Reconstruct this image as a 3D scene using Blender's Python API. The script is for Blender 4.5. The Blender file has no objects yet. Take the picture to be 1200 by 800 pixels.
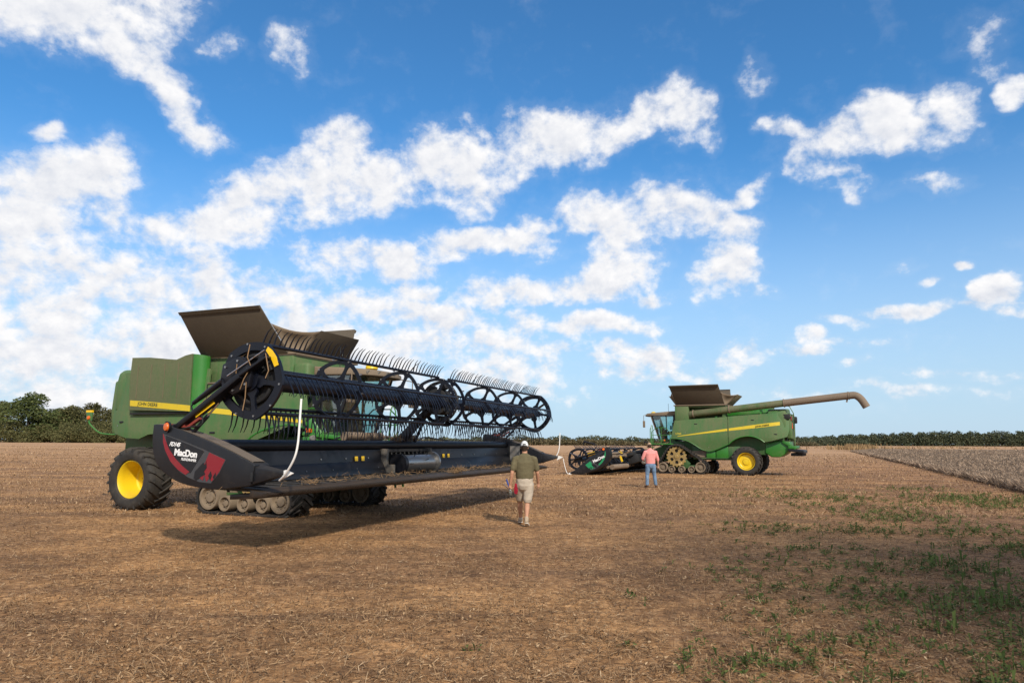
import bpy, bmesh, math, random
import numpy as np
from mathutils import Vector, Matrix, noise as mnoise
R = math.radians
PI = math.pi
random.seed(7)
rng = np.random.default_rng(11)
scene = bpy.context.scene
COL = scene.collection

# ------------------------------------------------------------------ tagging / linking
def tag(o, label=None, cat=None, group=None, kind=None):
    if label: o["label"] = label
    if cat: o["category"] = cat
    if group: o["group"] = group
    if kind: o["kind"] = kind
    return o

def empty(name, loc=(0, 0, 0), rot=(0, 0, 0)):
    o = bpy.data.objects.new(name, None)
    o.empty_display_size = 0.2
    COL.objects.link(o)
    o.location = loc
    o.rotation_euler = rot
    return o

def copy_tree(o, parent=None):
    c = o.copy()
    COL.objects.link(c)
    if parent is not None:
        c.parent = parent
    for ch in list(o.children):
        copy_tree(ch, c)
    return c

# ------------------------------------------------------------------ mesh builder
class MB:
    def __init__(s):
        s.v = []; s.f = []; s.m = []
    def add(s, vs, fs, M=None, mi=0):
        n = len(s.v)
        for p in vs:
            p = Vector(p)
            s.v.append(tuple(M @ p) if M is not None else tuple(p))
        for f in fs:
            s.f.append([n + i for i in f]); s.m.append(mi)
        return s
    def box(s, x0, x1, y0, y1, z0, z1, M=None, mi=0):
        vs = [(x, y, z) for x in (x0, x1) for y in (y0, y1) for z in (z0, z1)]
        fs = [(0, 1, 3, 2), (4, 6, 7, 5), (0, 4, 5, 1), (2, 3, 7, 6), (0, 2, 6, 4), (1, 5, 7, 3)]
        return s.add(vs, fs, M, mi)
    def hexa(s, b, t, mi=0):          # bottom quad, top quad (same winding)
        vs = list(b) + list(t)
        return s.add(vs, [(3, 2, 1, 0), (4, 5, 6, 7), (0, 1, 5, 4), (1, 2, 6, 5), (2, 3, 7, 6), (3, 0, 4, 7)], None, mi)
    def tube(s, pts, r, n=10, cap=True, mi=0, up=None, sq=1.0):
        pts = [Vector(p) for p in pts]
        rs = r if isinstance(r, (list, tuple)) else [r] * len(pts)
        base = len(s.v)
        prev = None
        for i, p in enumerate(pts):
            if i == 0: d = pts[1] - p
            elif i == len(pts) - 1: d = p - pts[i - 1]
            else: d = (pts[i + 1] - p).normalized() + (p - pts[i - 1]).normalized()
            d.normalize()
            if prev is None:
                a = Vector(up) if up else (Vector((0, 0, 1)) if abs(d.z) < .9 else Vector((1, 0, 0)))
                u = d.cross(a).normalized()
            else:
                u = (prev - d * prev.dot(d)).normalized()
            prev = u
            w = d.cross(u)
            for k in range(n):
                t = 2 * PI * k / n
                s.v.append(tuple(p + u * (math.cos(t) * rs[i]) + w * (math.sin(t) * rs[i] * sq)))
        for i in range(len(pts) - 1):
            for k in range(n):
                a = base + i * n + k; b = base + i * n + (k + 1) % n
                s.f.append([a, b, b + n, a + n]); s.m.append(mi)
        if cap:
            s.f.append([base + k for k in range(n)][::-1]); s.m.append(mi)
            e = base + (len(pts) - 1) * n
            s.f.append([e + k for k in range(n)]); s.m.append(mi)
        return s
    def bar(s, p0, p1, w, h, up=(0, 0, 1), mi=0, w1=None, h1=None):   # rectangular bar
        p0 = Vector(p0); p1 = Vector(p1)
        d = (p1 - p0).normalized(); a = Vector(up)
        if abs(d.dot(a)) > .98: a = Vector((1, 0, 0))
        u = d.cross(a).normalized(); v = u.cross(d)
        w1 = w if w1 is None else w1; h1 = h if h1 is None else h1
        q = lambda p, W, H: [p + u * (sx * W / 2) + v * (sy * H / 2) for sx, sy in ((-1, -1), (1, -1), (1, 1), (-1, 1))]
        return s.hexa(q(p0, w, h), q(p1, w1, h1), mi)
    def lathe(s, prof, n=32, M=None, mi=0, close=False):     # profile (r, h) about local Z
        base = len(s.v); k = len(prof)
        for i in range(n):
            t = 2 * PI * i / n
            for r, h in prof:
                p = Vector((r * math.cos(t), r * math.sin(t), h))
                s.v.append(tuple(M @ p) if M is not None else tuple(p))
        rngk = range(k if close else k - 1)
        for i in range(n):
            for j in rngk:
                a = base + i * k + j; b = base + i * k + (j + 1) % k
                c = base + ((i + 1) % n) * k + (j + 1) % k; d = base + ((i + 1) % n) * k + j
                s.f.append([a, d, c, b]); s.m.append(mi)
        return s
    def prism(s, poly, h0, h1, M=None, mi=0):                # polygon (x,y) extruded h0..h1 in local Z
        n = len(poly)
        vs = [(x, y, h0) for x, y in poly] + [(x, y, h1) for x, y in poly]
        fs = [list(range(n))[::-1], list(range(n, 2 * n))] + [[i, (i + 1) % n, n + (i + 1) % n, n + i] for i in range(n)]
        return s.add(vs, fs, M, mi)
    def ball(s, c, r, n=12, m=8, mi=0):
        rx, ry, rz = r if isinstance(r, (list, tuple)) else (r, r, r)
        prof = []
        vs = []; fs = []
        for j in range(m + 1):
            ph = PI * j / m
            for i in range(n):
                t = 2 * PI * i / n
                vs.append((c[0] + rx * math.sin(ph) * math.cos(t), c[1] + ry * math.sin(ph) * math.sin(t), c[2] + rz * math.cos(ph)))
        for j in range(m):
            for i in range(n):
                fs.append((j * n + i, (j + 1) * n + i, (j + 1) * n + (i + 1) % n, j * n + (i + 1) % n))
        return s.add(vs, fs, None, mi)
    def build(s, name, mat=None, parent=None, smooth=35, bevel=0, seg=2, mats=None):
        me = bpy.data.meshes.new(name)
        bm = bmesh.new()
        bvs = [bm.verts.new(v) for v in s.v]
        for f, mi in zip(s.f, s.m):
            try:
                bf = bm.faces.new([bvs[i] for i in f]); bf.material_index = mi
            except ValueError:
                pass
        bmesh.ops.remove_doubles(bm, verts=bm.verts, dist=1e-5)
        bmesh.ops.recalc_face_normals(bm, faces=bm.faces)
        if bevel:
            es = [e for e in bm.edges if len(e.link_faces) == 2 and e.calc_face_angle(0) > R(30)]
            bmesh.ops.bevel(bm, geom=es, offset=bevel, segments=seg, profile=.5, affect='EDGES', clamp_overlap=True)
        bm.to_mesh(me); bm.free()
        for mm in (mats or ([mat] if mat else [])): me.materials.append(mm)
        if smooth:
            me.shade_smooth(); me.set_sharp_from_angle(angle=R(smooth))
        o = bpy.data.objects.new(name, me)
        COL.objects.link(o)
        if parent is not None: o.parent = parent
        return o

def MX(loc=(0, 0, 0), z=(0, 0, 1), x=None):
    """matrix whose local Z looks along z"""
    z = Vector(z).normalized()
    x = Vector(x) if x else (Vector((1, 0, 0)) if abs(z.x) < .9 else Vector((0, 1, 0)))
    y = z.cross(x).normalized(); x = y.cross(z)
    m = Matrix((x, y, z)).transposed().to_4x4()
    m.translation = Vector(loc)
    return m

def text_obj(body, size, name, mat, parent, M, shear=0., bold=0., spacing=1., extrude=.0015, align='LEFT'):
    cu = bpy.data.curves.new("lettering", 'FONT')
    cu.body = body; cu.size = size; cu.shear = shear; cu.offset = bold; cu.space_character = spacing
    cu.extrude = extrude; cu.align_x = align
    t = bpy.data.objects.new("lettering", cu); COL.objects.link(t)
    bpy.context.view_layer.update()
    dg = bpy.context.evaluated_depsgraph_get()
    me = bpy.data.meshes.new_from_object(t.evaluated_get(dg))
    bpy.data.objects.remove(t); bpy.data.curves.remove(cu)
    me.transform(M); me.materials.clear(); me.materials.append(mat); me.name = name
    o = bpy.data.objects.new(name, me); COL.objects.link(o)
    if parent is not None: o.parent = parent
    return o

def np_mesh(name, V, F, mat, parent=None, smooth=False):
    me = bpy.data.meshes.new(name)
    V = np.asarray(V, dtype=np.float32); F = np.asarray(F, dtype=np.int32)
    k = F.shape[1]
    me.vertices.add(len(V)); me.vertices.foreach_set("co", V.ravel())
    me.loops.add(F.size); me.loops.foreach_set("vertex_index", F.ravel())
    me.polygons.add(len(F))
    me.polygons.foreach_set("loop_start", np.arange(0, F.size, k, dtype=np.int32))
    me.polygons.foreach_set("loop_total", np.full(len(F), k, dtype=np.int32))
    me.update(calc_edges=True); me.validate()
    if mat: me.materials.append(mat)
    if smooth: me.shade_smooth()
    o = bpy.data.objects.new(name, me); COL.objects.link(o)
    if parent is not None: o.parent = parent
    return o

# ------------------------------------------------------------------ materials
class NT:
    def __init__(s, nt): s.nt = nt
    def n(s, t, **kw):
        nd = s.nt.nodes.new(t)
        for k, v in kw.items():
            if k.startswith('i_'):
                key = k[2:]
                nd.inputs[int(key) if key.isdigit() else key.replace('_', ' ')].default_value = v
            else: setattr(nd, k, v)
        return nd
    def l(s, a, b): s.nt.links.new(a, b)
    def math(s, op, a, b=None, c=None, clamp=False):
        nd = s.nt.nodes.new('ShaderNodeMath'); nd.operation = op; nd.use_clamp = clamp
        for i, x in enumerate((a, b, c)):
            if x is None: continue
            if isinstance(x, (int, float)): nd.inputs[i].default_value = x
            else: s.l(x, nd.inputs[i])
        return nd.outputs[0]
    def mix(s, f, a, b, mode='MIX'):
        nd = s.nt.nodes.new('ShaderNodeMix'); nd.data_type = 'RGBA'; nd.blend_type = mode
        for i, x in ((0, f), (6, a), (7, b)):
            if isinstance(x, (int, float)): nd.inputs[i].default_value = x
            elif isinstance(x, (tuple, list)): nd.inputs[i].default_value = (*x[:3], 1)
            else: s.l(x, nd.inputs[i])
        return nd.outputs[2]
    def ramp(s, f, stops, interp='LINEAR'):
        nd = s.nt.nodes.new('ShaderNodeValToRGB'); cr = nd.color_ramp; cr.interpolation = interp
        while len(cr.elements) < len(stops): cr.elements.new(.5)
        for e, (p, c) in zip(cr.elements, stops):
            e.position = p; e.color = (*c, 1) if len(c) == 3 else c
        s.l(f, nd.inputs[0])
        return nd.outputs[0]
    def sstep(s, x, a, b, lo=0., hi=1.):
        nd = s.nt.nodes.new('ShaderNodeMapRange'); nd.interpolation_type = 'SMOOTHSTEP'
        s.l(x, nd.inputs[0])
        for i, v in zip((1, 2, 3, 4), (a, b, lo, hi)): nd.inputs[i].default_value = v
        return nd.outputs[0]
    def noise(s, vec, scale, detail=4, rough=.55, dist=0., off=None):
        nd = s.nt.nodes.new('ShaderNodeTexNoise')
        nd.inputs['Scale'].default_value = scale; nd.inputs['Detail'].default_value = detail
        nd.inputs['Roughness'].default_value = rough; nd.inputs['Distortion'].default_value = dist
        if vec is not None: s.l(vec, nd.inputs['Vector'])
        return nd.outputs[0]

def new_mat(name):
    m = bpy.data.materials.new(name); m.use_nodes = True
    nt = m.node_tree; nt.nodes.clear(); T = NT(nt)
    out = T.n('ShaderNodeOutputMaterial'); b = T.n('ShaderNodeBsdfPrincipled')
    T.l(b.outputs[0], out.inputs[0])
    return m, T, b, out

DUST = (.20, .145, .09)
def paint(name, col, rough=.45, dust=.3, dcol=DUST, metal=0., scale=3., bump=.0, streak=.3, spec=.5, vary=.12, coat=0.):
    """painted or plain surface with dirt and dust patches in object space"""
    m, T, b, out = new_mat(name)
    tc = T.n('ShaderNodeTexCoord'); ob = tc.outputs['Object']
    n1 = T.noise(ob, scale, 6, .6)
    mp = T.n('ShaderNodeMapping'); mp.inputs['Scale'].default_value = (6, 6, .7); T.l(ob, mp.inputs[0])
    n2 = T.noise(mp.outputs[0], scale, 4, .6)
    n3 = T.noise(ob, scale * 14, 3, .6)
    f = T.math('ADD', T.math('MULTIPLY', n1, 1 - streak), T.math('MULTIPLY', n2, streak))
    f = T.math('ADD', T.math('MULTIPLY', f, .8), T.math('MULTIPLY', n3, .2))
    lo = .72 - .55 * dust
    if scale <= 2.5 and dust > .2:        # large panels: blotches, rain runs and scuffs
        nb = T.noise(ob, .9, 5, .7, .6); f = T.math('ADD', T.math('MULTIPLY', f, .72), T.math('MULTIPLY', nb, .30))
        mr = T.n('ShaderNodeMapping'); mr.inputs['Scale'].default_value = (16, 16, .5); T.l(ob, mr.inputs[0])
        f = T.math('ADD', f, T.math('MULTIPLY', T.sstep(T.noise(mr.outputs[0], 1., 4, .7), .52, .72), -.10))
    fac = T.math('MULTIPLY', T.sstep(f, lo - .14, lo + .18), min(1., .25 + dust))
    geo = T.n('ShaderNodeNewGeometry'); sp = T.n('ShaderNodeSeparateXYZ'); T.l(geo.outputs['Normal'], sp.inputs[0])
    topf = T.math('MULTIPLY', T.sstep(sp.outputs[2], .55, .95), min(.9, dust * 1.8))   # dust that settled on level faces
    topf = T.math('MULTIPLY', topf, T.sstep(n1, .2, .55))
    fac = T.math('MAXIMUM', fac, topf)
    v = T.mix(T.math('MULTIPLY', n3, vary * 2), col, tuple(c * .55 for c in col))
    dc = T.mix(n3, tuple(c * .75 for c in dcol), tuple(min(1, c * 1.25) for c in dcol))
    T.l(T.mix(fac, v, dc), b.inputs['Base Color'])
    T.l(T.math('ADD', T.math('MULTIPLY', fac, .9 - rough), T.math('MULTIPLY_ADD', n3, .12, rough - .06)), b.inputs['Roughness'])
    b.inputs['Metallic'].default_value = metal
    b.inputs['Specular IOR Level'].default_value = spec
    if coat: b.inputs['Coat Weight'].default_value = coat; b.inputs['Coat Roughness'].default_value = .15
    if bump:
        bp = T.n('ShaderNodeBump'); bp.inputs['Strength'].default_value = bump; bp.inputs['Distance'].default_value = .01
        T.l(T.noise(ob, scale * 9, 5, .6), bp.inputs['Height']); T.l(bp.outputs[0], b.inputs['Normal'])
    return m

M = {}
M['green'] = paint('green_paint', (.026, .165, .020), .38, .22, streak=.2, scale=2.)
M['green_panel'] = paint('green_panel_dusty', (.035, .140, .030), .45, .47, dcol=(.13, .135, .065), streak=.45, scale=1.1)
M['green_dark'] = paint('green_chassis', (.016, .085, .016), .5, .3, scale=2.5)
M['green_auger'] = paint('auger_green', (.030, .110, .022), .45, .50, scale=1.6, dcol=(.17, .135, .085))
M['auger_dust'] = paint('auger_dusty_tan', (.15, .115, .08), .75, .55, scale=1.8, dcol=(.19, .14, .10))
M['intake'] = paint('intake_screen_dusty', (.045, .12, .03), .6, .62, dcol=(.105, .108, .055), streak=.5, scale=1.0)
M['yellow'] = paint('yellow_paint', (.72, .50, .012), .4, .12, scale=4)
M['yellow_dirty'] = paint('yellow_sprocket', (.33, .215, .045), .55, .45, scale=6)
M['stripe'] = paint('stripe_yellow', (.62, .46, .02), .45, .2, scale=3)
M['cover'] = paint('tank_cover_brown', (.068, .052, .034), .8, .35, dcol=(.10, .078, .052), scale=1.6, streak=.5)
M['tarp'] = paint('tank_tarp', (.16, .12, .082), .85, .4, scale=2.)
M['cover_in'] = paint('tank_cover_inner', (.24, .17, .10), .8, .4, scale=2.)
M['rubber'] = paint('tyre_rubber', (.013, .012, .011), .75, .36, dcol=(.075, .06, .045), scale=4, bump=.3)
M['belt'] = paint('track_rubber', (.012, .0115, .011), .7, .3, dcol=(.08, .06, .045), scale=5, bump=.3)
M['roller'] = paint('roller_dusty', (.13, .10, .068), .8, .6, dcol=(.20, .15, .10), scale=5)
M['black_plastic'] = paint('black_plastic', (.0075, .008, .0105), .42, .18, dcol=(.06, .05, .04), scale=2.5, spec=.45)
M['shield_top'] = paint('shield_top_dusty', (.06, .048, .038), .7, .6, dcol=(.13, .10, .075), scale=4)
M['black_steel'] = paint('black_steel', (.006, .0065, .010), .40, .12, dcol=(.06, .047, .035), scale=4, spec=.35)
M['black_matte'] = paint('black_matte', (.008, .008, .009), .7, .2, scale=4, dcol=(.05, .04, .03))
M['navy'] = paint('reel_navy_black', (.0045, .0058, .0115), .36, .06, dcol=(.045, .036, .027), scale=6, spec=.35)
M['finger'] = paint('reel_finger', (.006, .0075, .014), .38, .04, scale=8, spec=.35)
M['back_panel'] = paint('header_back_panel', (.006, .0068, .0105), .4, .10, scale=2, dcol=(.035, .031, .028))
M['draper'] = paint('draper_belt', (.016, .016, .016), .5, .25, dcol=(.07, .055, .04), scale=3)
M['cutter'] = paint('cutterbar_worn', (.030, .022, .017), .38, .28, dcol=(.085, .055, .032), scale=5, metal=.3)
M['tube_tan'] = paint('header_tube_dusty', (.028, .025, .022), .6, .62, dcol=(.22, .16, .11), scale=3)
M['grey'] = paint('grey_sheet', (.22, .21, .20), .5, .25, scale=4, metal=.3)
M['grey_dark'] = paint('grey_worn', (.10, .098, .095), .5, .35, scale=5, metal=.3)
M['steel'] = paint('bare_steel', (.34, .33, .32), .3, .15, scale=6, metal=.9)
M['chrome'] = paint('polished_rod', (.62, .62, .64), .15, .05, metal=1.)
M['white'] = paint('white_rod', (.80, .79, .76), .35, .08, scale=5)
M['white_text'] = paint('white_lettering', (.78, .78, .78), .5, .08, scale=5)
M['black_text'] = paint('dark_lettering', (.03, .05, .02), .5, .15, scale=5)
M['yellow_text'] = paint('yellow_lettering', (.62, .46, .03), .5, .15, scale=5)
M['red'] = paint('red_decal', (.21, .010, .018), .4, .12, scale=6)
M['red_dull'] = paint('red_reflector', (.22, .03, .02), .5, .25, scale=6)
M['decal_green'] = paint('green_decal', (.012, .24, .09), .4, .08, scale=6)
M['decal_grey'] = paint('grey_decal', (.045, .047, .053), .45, .12, scale=6)
M['decal_black'] = paint('black_decal', (.006, .007, .010), .35, .08, scale=6)
M['orange'] = paint('amber_lens', (.65, .13, .015), .25, .1, scale=6)
M['smv'] = paint('orange_triangle', (.75, .12, .03), .5, .15, scale=6)
M['sticker'] = paint('yellow_sticker', (.80, .50, .01), .4, .08, scale=6)
M['straw_caught'] = paint('caught_straw', (.22, .13, .06), .8, .2, scale=6)
M['seat'] = paint('cab_seat', (.02, .02, .022), .8, .1)
M['cab_grey'] = paint('cab_trim', (.10, .095, .085), .7, .3)

def glass_mat():
    m, T, b, out = new_mat('cab_glass')
    tr = T.n('ShaderNodeBsdfTransparent'); tr.inputs[0].default_value = (.60, .84, .83, 1)
    gl = T.n('ShaderNodeBsdfGlossy'); gl.inputs['Roughness'].default_value = .03; gl.inputs[0].default_value = (.8, .9, .92, 1)
    fr = T.n('ShaderNodeFresnel'); fr.inputs[0].default_value = 1.5
    ms = T.n('ShaderNodeMixShader')
    f = T.math('MULTIPLY_ADD', fr.outputs[0], 1.0, .08, clamp=True)
    T.l(f, ms.inputs[0]); T.l(tr.outputs[0], ms.inputs[1]); T.l(gl.outputs[0], ms.inputs[2])
    # thin film of dust on the pane
    df = T.n('ShaderNodeBsdfDiffuse'); df.inputs[0].default_value = (.25, .22, .17, 1)
    tc = T.n('ShaderNodeTexCoord'); nz = T.noise(tc.outputs['Object'], 4., 5, .6)
    m2 = T.n('ShaderNodeMixShader'); T.l(T.sstep(nz, .3, .8, .04, .22), m2.inputs[0])
    T.l(ms.outputs[0], m2.inputs[1]); T.l(df.outputs[0], m2.inputs[2])
    T.l(m2.outputs[0], out.inputs[0]); T.nt.nodes.remove(b)
    return m
M['glass'] = glass_mat()

# ------------------------------------------------------------------ camera
CAM_H = 1.78
cam_d = bpy.data.cameras.new("camera"); cam = bpy.data.objects.new("camera", cam_d); COL.objects.link(cam)
cam_d.sensor_width = 36; cam_d.lens = 24; cam_d.clip_start = .1; cam_d.clip_end = 6000
cam.matrix_world = Matrix.Translation((0, 0, CAM_H)) @ Matrix.Rotation(R(90) + math.atan(118.2 / 800), 4, 'X') @ Matrix.Rotation(math.atan(.0045), 4, 'Z')
scene.camera = cam
vs = scene.view_settings
scene.display_settings.display_device = 'sRGB'
vs.view_transform = 'Standard'; vs.look = 'None'; vs.exposure = EXPOSURE = .32; vs.gamma = 1; vs.use_curve_mapping = False

# ------------------------------------------------------------------ sun and sky
SUN_EL, SUN_AZ = R(35), math.atan2(.36, -.93)          # azimuth clockwise from +Y
sd = Vector((math.sin(SUN_AZ) * math.cos(SUN_EL), math.cos(SUN_AZ) * math.cos(SUN_EL), math.sin(SUN_EL)))
sl = bpy.data.lights.new("sun", 'SUN'); sl.energy = 3.8; sl.angle = R(2.4); sl.color = (1, .91, .78)
so = bpy.data.objects.new("sun", sl); COL.objects.link(so)
so.rotation_euler = sd.to_track_quat('Z', 'Y').to_euler(); so.location = (30, -20, 30)
CLOUDS = [
    (-0.626, 0.4997, 0.1415, 0.0372, 0.267, 1), (-0.526, 0.5308, 0.0665, 0.0267, 0.458, 0.8), (-0.567, 0.4836, 0.059, 0.0245, -0.008, 0.75), (-0.4793, 0.4464, 0.0622, 0.0189, -0.684, 0.9),
    (-0.4523, 0.4183, 0.0391, 0.018, -0.64, 0.95), (-0.5042, 0.4645, 0.0298, 0.0149, -0.311, 0.8), (-0.6156, 0.3076, 0.0814, 0.0387, 0.383, 1), (-0.5725, 0.337, 0.0612, 0.0384, 0.548, 0.95),
    (-0.6374, 0.2627, 0.0803, 0.0449, 0.076, 1), (-0.5488, 0.2839, 0.0436, 0.0265, -0.031, 0.7), (-0.4531, 0.2854, 0.0946, 0.0261, 0.301, 0.95), (-0.3731, 0.3205, 0.0887, 0.0376, 0.312, 1),
    (-0.2932, 0.3582, 0.0868, 0.047, 0.333, 1), (-0.2587, 0.4017, 0.0564, 0.0447, 0.089, 0.9), (-0.1952, 0.3783, 0.0899, 0.0413, 0.136, 1), (-0.0995, 0.4012, 0.0851, 0.0505, 0.025, 1),
    (-0.0664, 0.3729, 0.0522, 0.0352, 0.018, 0.8), (-0.0013, 0.4151, 0.0721, 0.0415, 0.145, 0.95), (0.0514, 0.4263, 0.0777, 0.0439, 0.2, 1), (0.1302, 0.4411, 0.0686, 0.0329, 0.329, 0.95),
    (0.1951, 0.4563, 0.0549, 0.0233, 0.305, 0.9), (0.2588, 0.4684, 0.0397, 0.0344, -0.11, 0.95), (0.2825, 0.4406, 0.0222, 0.0238, -0.42, 0.8), (-0.4897, 0.2879, 0.0417, 0.013, 0.143, 0.6),
    (-0.0677, 0.2885, 0.0541, 0.0268, 0.015, 0.95), (-0.0007, 0.2956, 0.0773, 0.0292, 0.126, 0.9), (0.0381, 0.3175, 0.0452, 0.0218, -0.014, 0.8), (0.1285, 0.336, 0.0694, 0.0311, 0.117, 0.95),
    (0.1787, 0.3099, 0.0618, 0.0336, 0.11, 0.9), (0.2413, 0.3241, 0.0608, 0.0349, -0.245, 0.95), (0.3009, 0.3019, 0.0586, 0.0254, -0.262, 0.85), (0.1778, 0.2677, 0.0548, 0.0394, 0.466, 0.95),
    (0.1459, 0.2383, 0.0495, 0.0296, 0.308, 0.9), (0.3077, 0.2389, 0.046, 0.0377, -0.074, 1), (0.0635, 0.2214, 0.0884, 0.0211, 0.066, 0.95), (-0.0386, 0.2125, 0.0446, 0.0174, 0.008, 0.85),
    (0.2134, 0.2115, 0.0363, 0.0109, -0.044, 0.7), (0.3466, 0.2804, 0.0228, 0.0139, -0.094, 0.5), (0.4695, 0.3923, 0.0698, 0.026, 0.133, 0.9), (0.4103, 0.4074, 0.0393, 0.0147, -0.324, 0.7),
    (0.5226, 0.4084, 0.0379, 0.0282, -0.21, 0.98), (0.5855, 0.3997, 0.0334, 0.0312, -0.235, 0.9), (0.5452, 0.378, 0.0572, 0.0182, -0.211, 0.65), (0.4459, 0.3607, 0.0592, 0.0158, -0.418, 0.8),
    (0.4711, 0.3383, 0.0325, 0.0103, -0.67, 0.6), (0.6564, 0.4061, 0.0172, 0.0158, -0.271, 1), (0.6374, 0.4635, 0.0287, 0.0275, 0.28, 0.55), (0.6434, 0.4335, 0.0263, 0.0129, -0.279, 0.55),
    (0.3439, 0.3439, 0.0467, 0.0105, 0.373, 0.55), (0.375, 0.4874, 0.019, 0.0222, -0.462, 0.45), (0.5593, 0.3129, 0.0322, 0.0105, 0.011, 0.4), (-0.3389, 0.5216, 0.0269, 0.0163, 0.149, 0.5),
    (-0.4318, 0.5102, 0.0183, 0.0079, 0.194, 0.4), (-0.6309, 0.374, 0.0199, 0.0087, 0.245, 0.6), (0.6278, 0.1829, 0.02, 0.0223, -0.125, 1), (0.5296, 0.1703, 0.0552, 0.0108, -0.037, 0.85),
    (0.4546, 0.1621, 0.0304, 0.0101, -0.075, 0.85), (0.5987, 0.2302, 0.0115, 0.0072, -0.147, 0.9), (0.5626, 0.2098, 0.0128, 0.0063, -0.124, 0.75), (0.6279, 0.1645, 0.0328, 0.0071, -0.114, 0.7),
    (0.5244, 0.2328, 0.0192, 0.0065, -0.126, 0.4), (0.4168, 0.1418, 0.0116, 0.0115, -0.058, 0.9), (0.464, 0.0997, 0.014, 0.0089, -0.045, 0.85), (0.4049, 0.1195, 0.0419, 0.0081, -0.048, 0.6),
    (0.3279, 0.1191, 0.028, 0.0142, -0.037, 0.65), (0.3047, 0.1079, 0.0451, 0.0072, -0.031, 0.5), (0.4526, 0.1284, 0.0401, 0.0068, -0.059, 0.5), (0.3653, 0.1973, 0.0221, 0.0093, -0.071, 0.45),
    (0.464, 0.0663, 0.1128, 0.0067, -0.032, 0.35), (0.587, 0.0831, 0.0505, 0.0062, -0.052, 0.4), (-0.5712, 0.2167, 0.1281, 0.0366, 0.125, 0.85), (-0.6202, 0.1684, 0.0997, 0.0509, 0.114, 0.95),
    (-0.5017, 0.1818, 0.1255, 0.0492, 0.091, 0.9), (-0.3883, 0.2039, 0.1262, 0.0369, 0.073, 0.85), (-0.5977, 0.1086, 0.1012, 0.0414, 0.073, 0.95), (-0.4667, 0.1124, 0.1278, 0.0447, 0.054, 0.95),
    (-0.3287, 0.1375, 0.1415, 0.0532, 0.041, 0.9), (-0.1849, 0.2598, 0.0755, 0.0266, 0.041, 0.92), (-0.271, 0.2724, 0.0548, 0.026, 0.069, 0.85), (-0.2133, 0.1914, 0.0865, 0.0304, 0.037, 0.85),
    (-0.1525, 0.2184, 0.0377, 0.0221, 0.033, 0.85), (-0.1264, 0.176, 0.1009, 0.0272, 0.018, 0.85), (-0.1624, 0.1317, 0.1247, 0.037, 0.018, 0.85), (-0.0253, 0.1465, 0.0884, 0.0275, 0.002, 0.85),
    (0.0126, 0.1742, 0.0507, 0.0175, -0.002, 0.8), (0.1136, 0.1736, 0.0988, 0.0174, -0.023, 0.9), (0.0505, 0.1342, 0.0502, 0.0175, -0.006, 0.8), (0.1502, 0.1309, 0.0368, 0.0148, -0.017, 0.8),
    (0.211, 0.1224, 0.0418, 0.0196, -0.024, 0.82), (0.1741, 0.0961, 0.0482, 0.0111, -0.015, 0.75), (-0.0499, 0.0964, 0.1501, 0.0312, 0.002, 0.7), (0.1252, 0.1089, 0.133, 0.0149, -0.016, 0.55),
    (-0.3586, 0.0715, 0.309, 0.0292, 0.02, 0.75), (-0.5932, 0.0571, 0.1104, 0.031, 0.041, 0.8), (0.2695, 0.0945, 0.0346, 0.0096, -0.023, 0.6), (-0.498, 0.1325, 0.3726, 0.0933, 0.05, 0.62),
    (-0.6049, 0.1911, 0.1223, 0.0717, 0.122, 0.7), (-0.1498, 0.1197, 0.2503, 0.0494, 0.007, 0.55), (0.0504, 0.1093, 0.196, 0.0274, -0.012, 0.5), (-0.5661, 0.0478, 0.2644, 0.0315, 0.029, 0.6),
]

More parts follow.
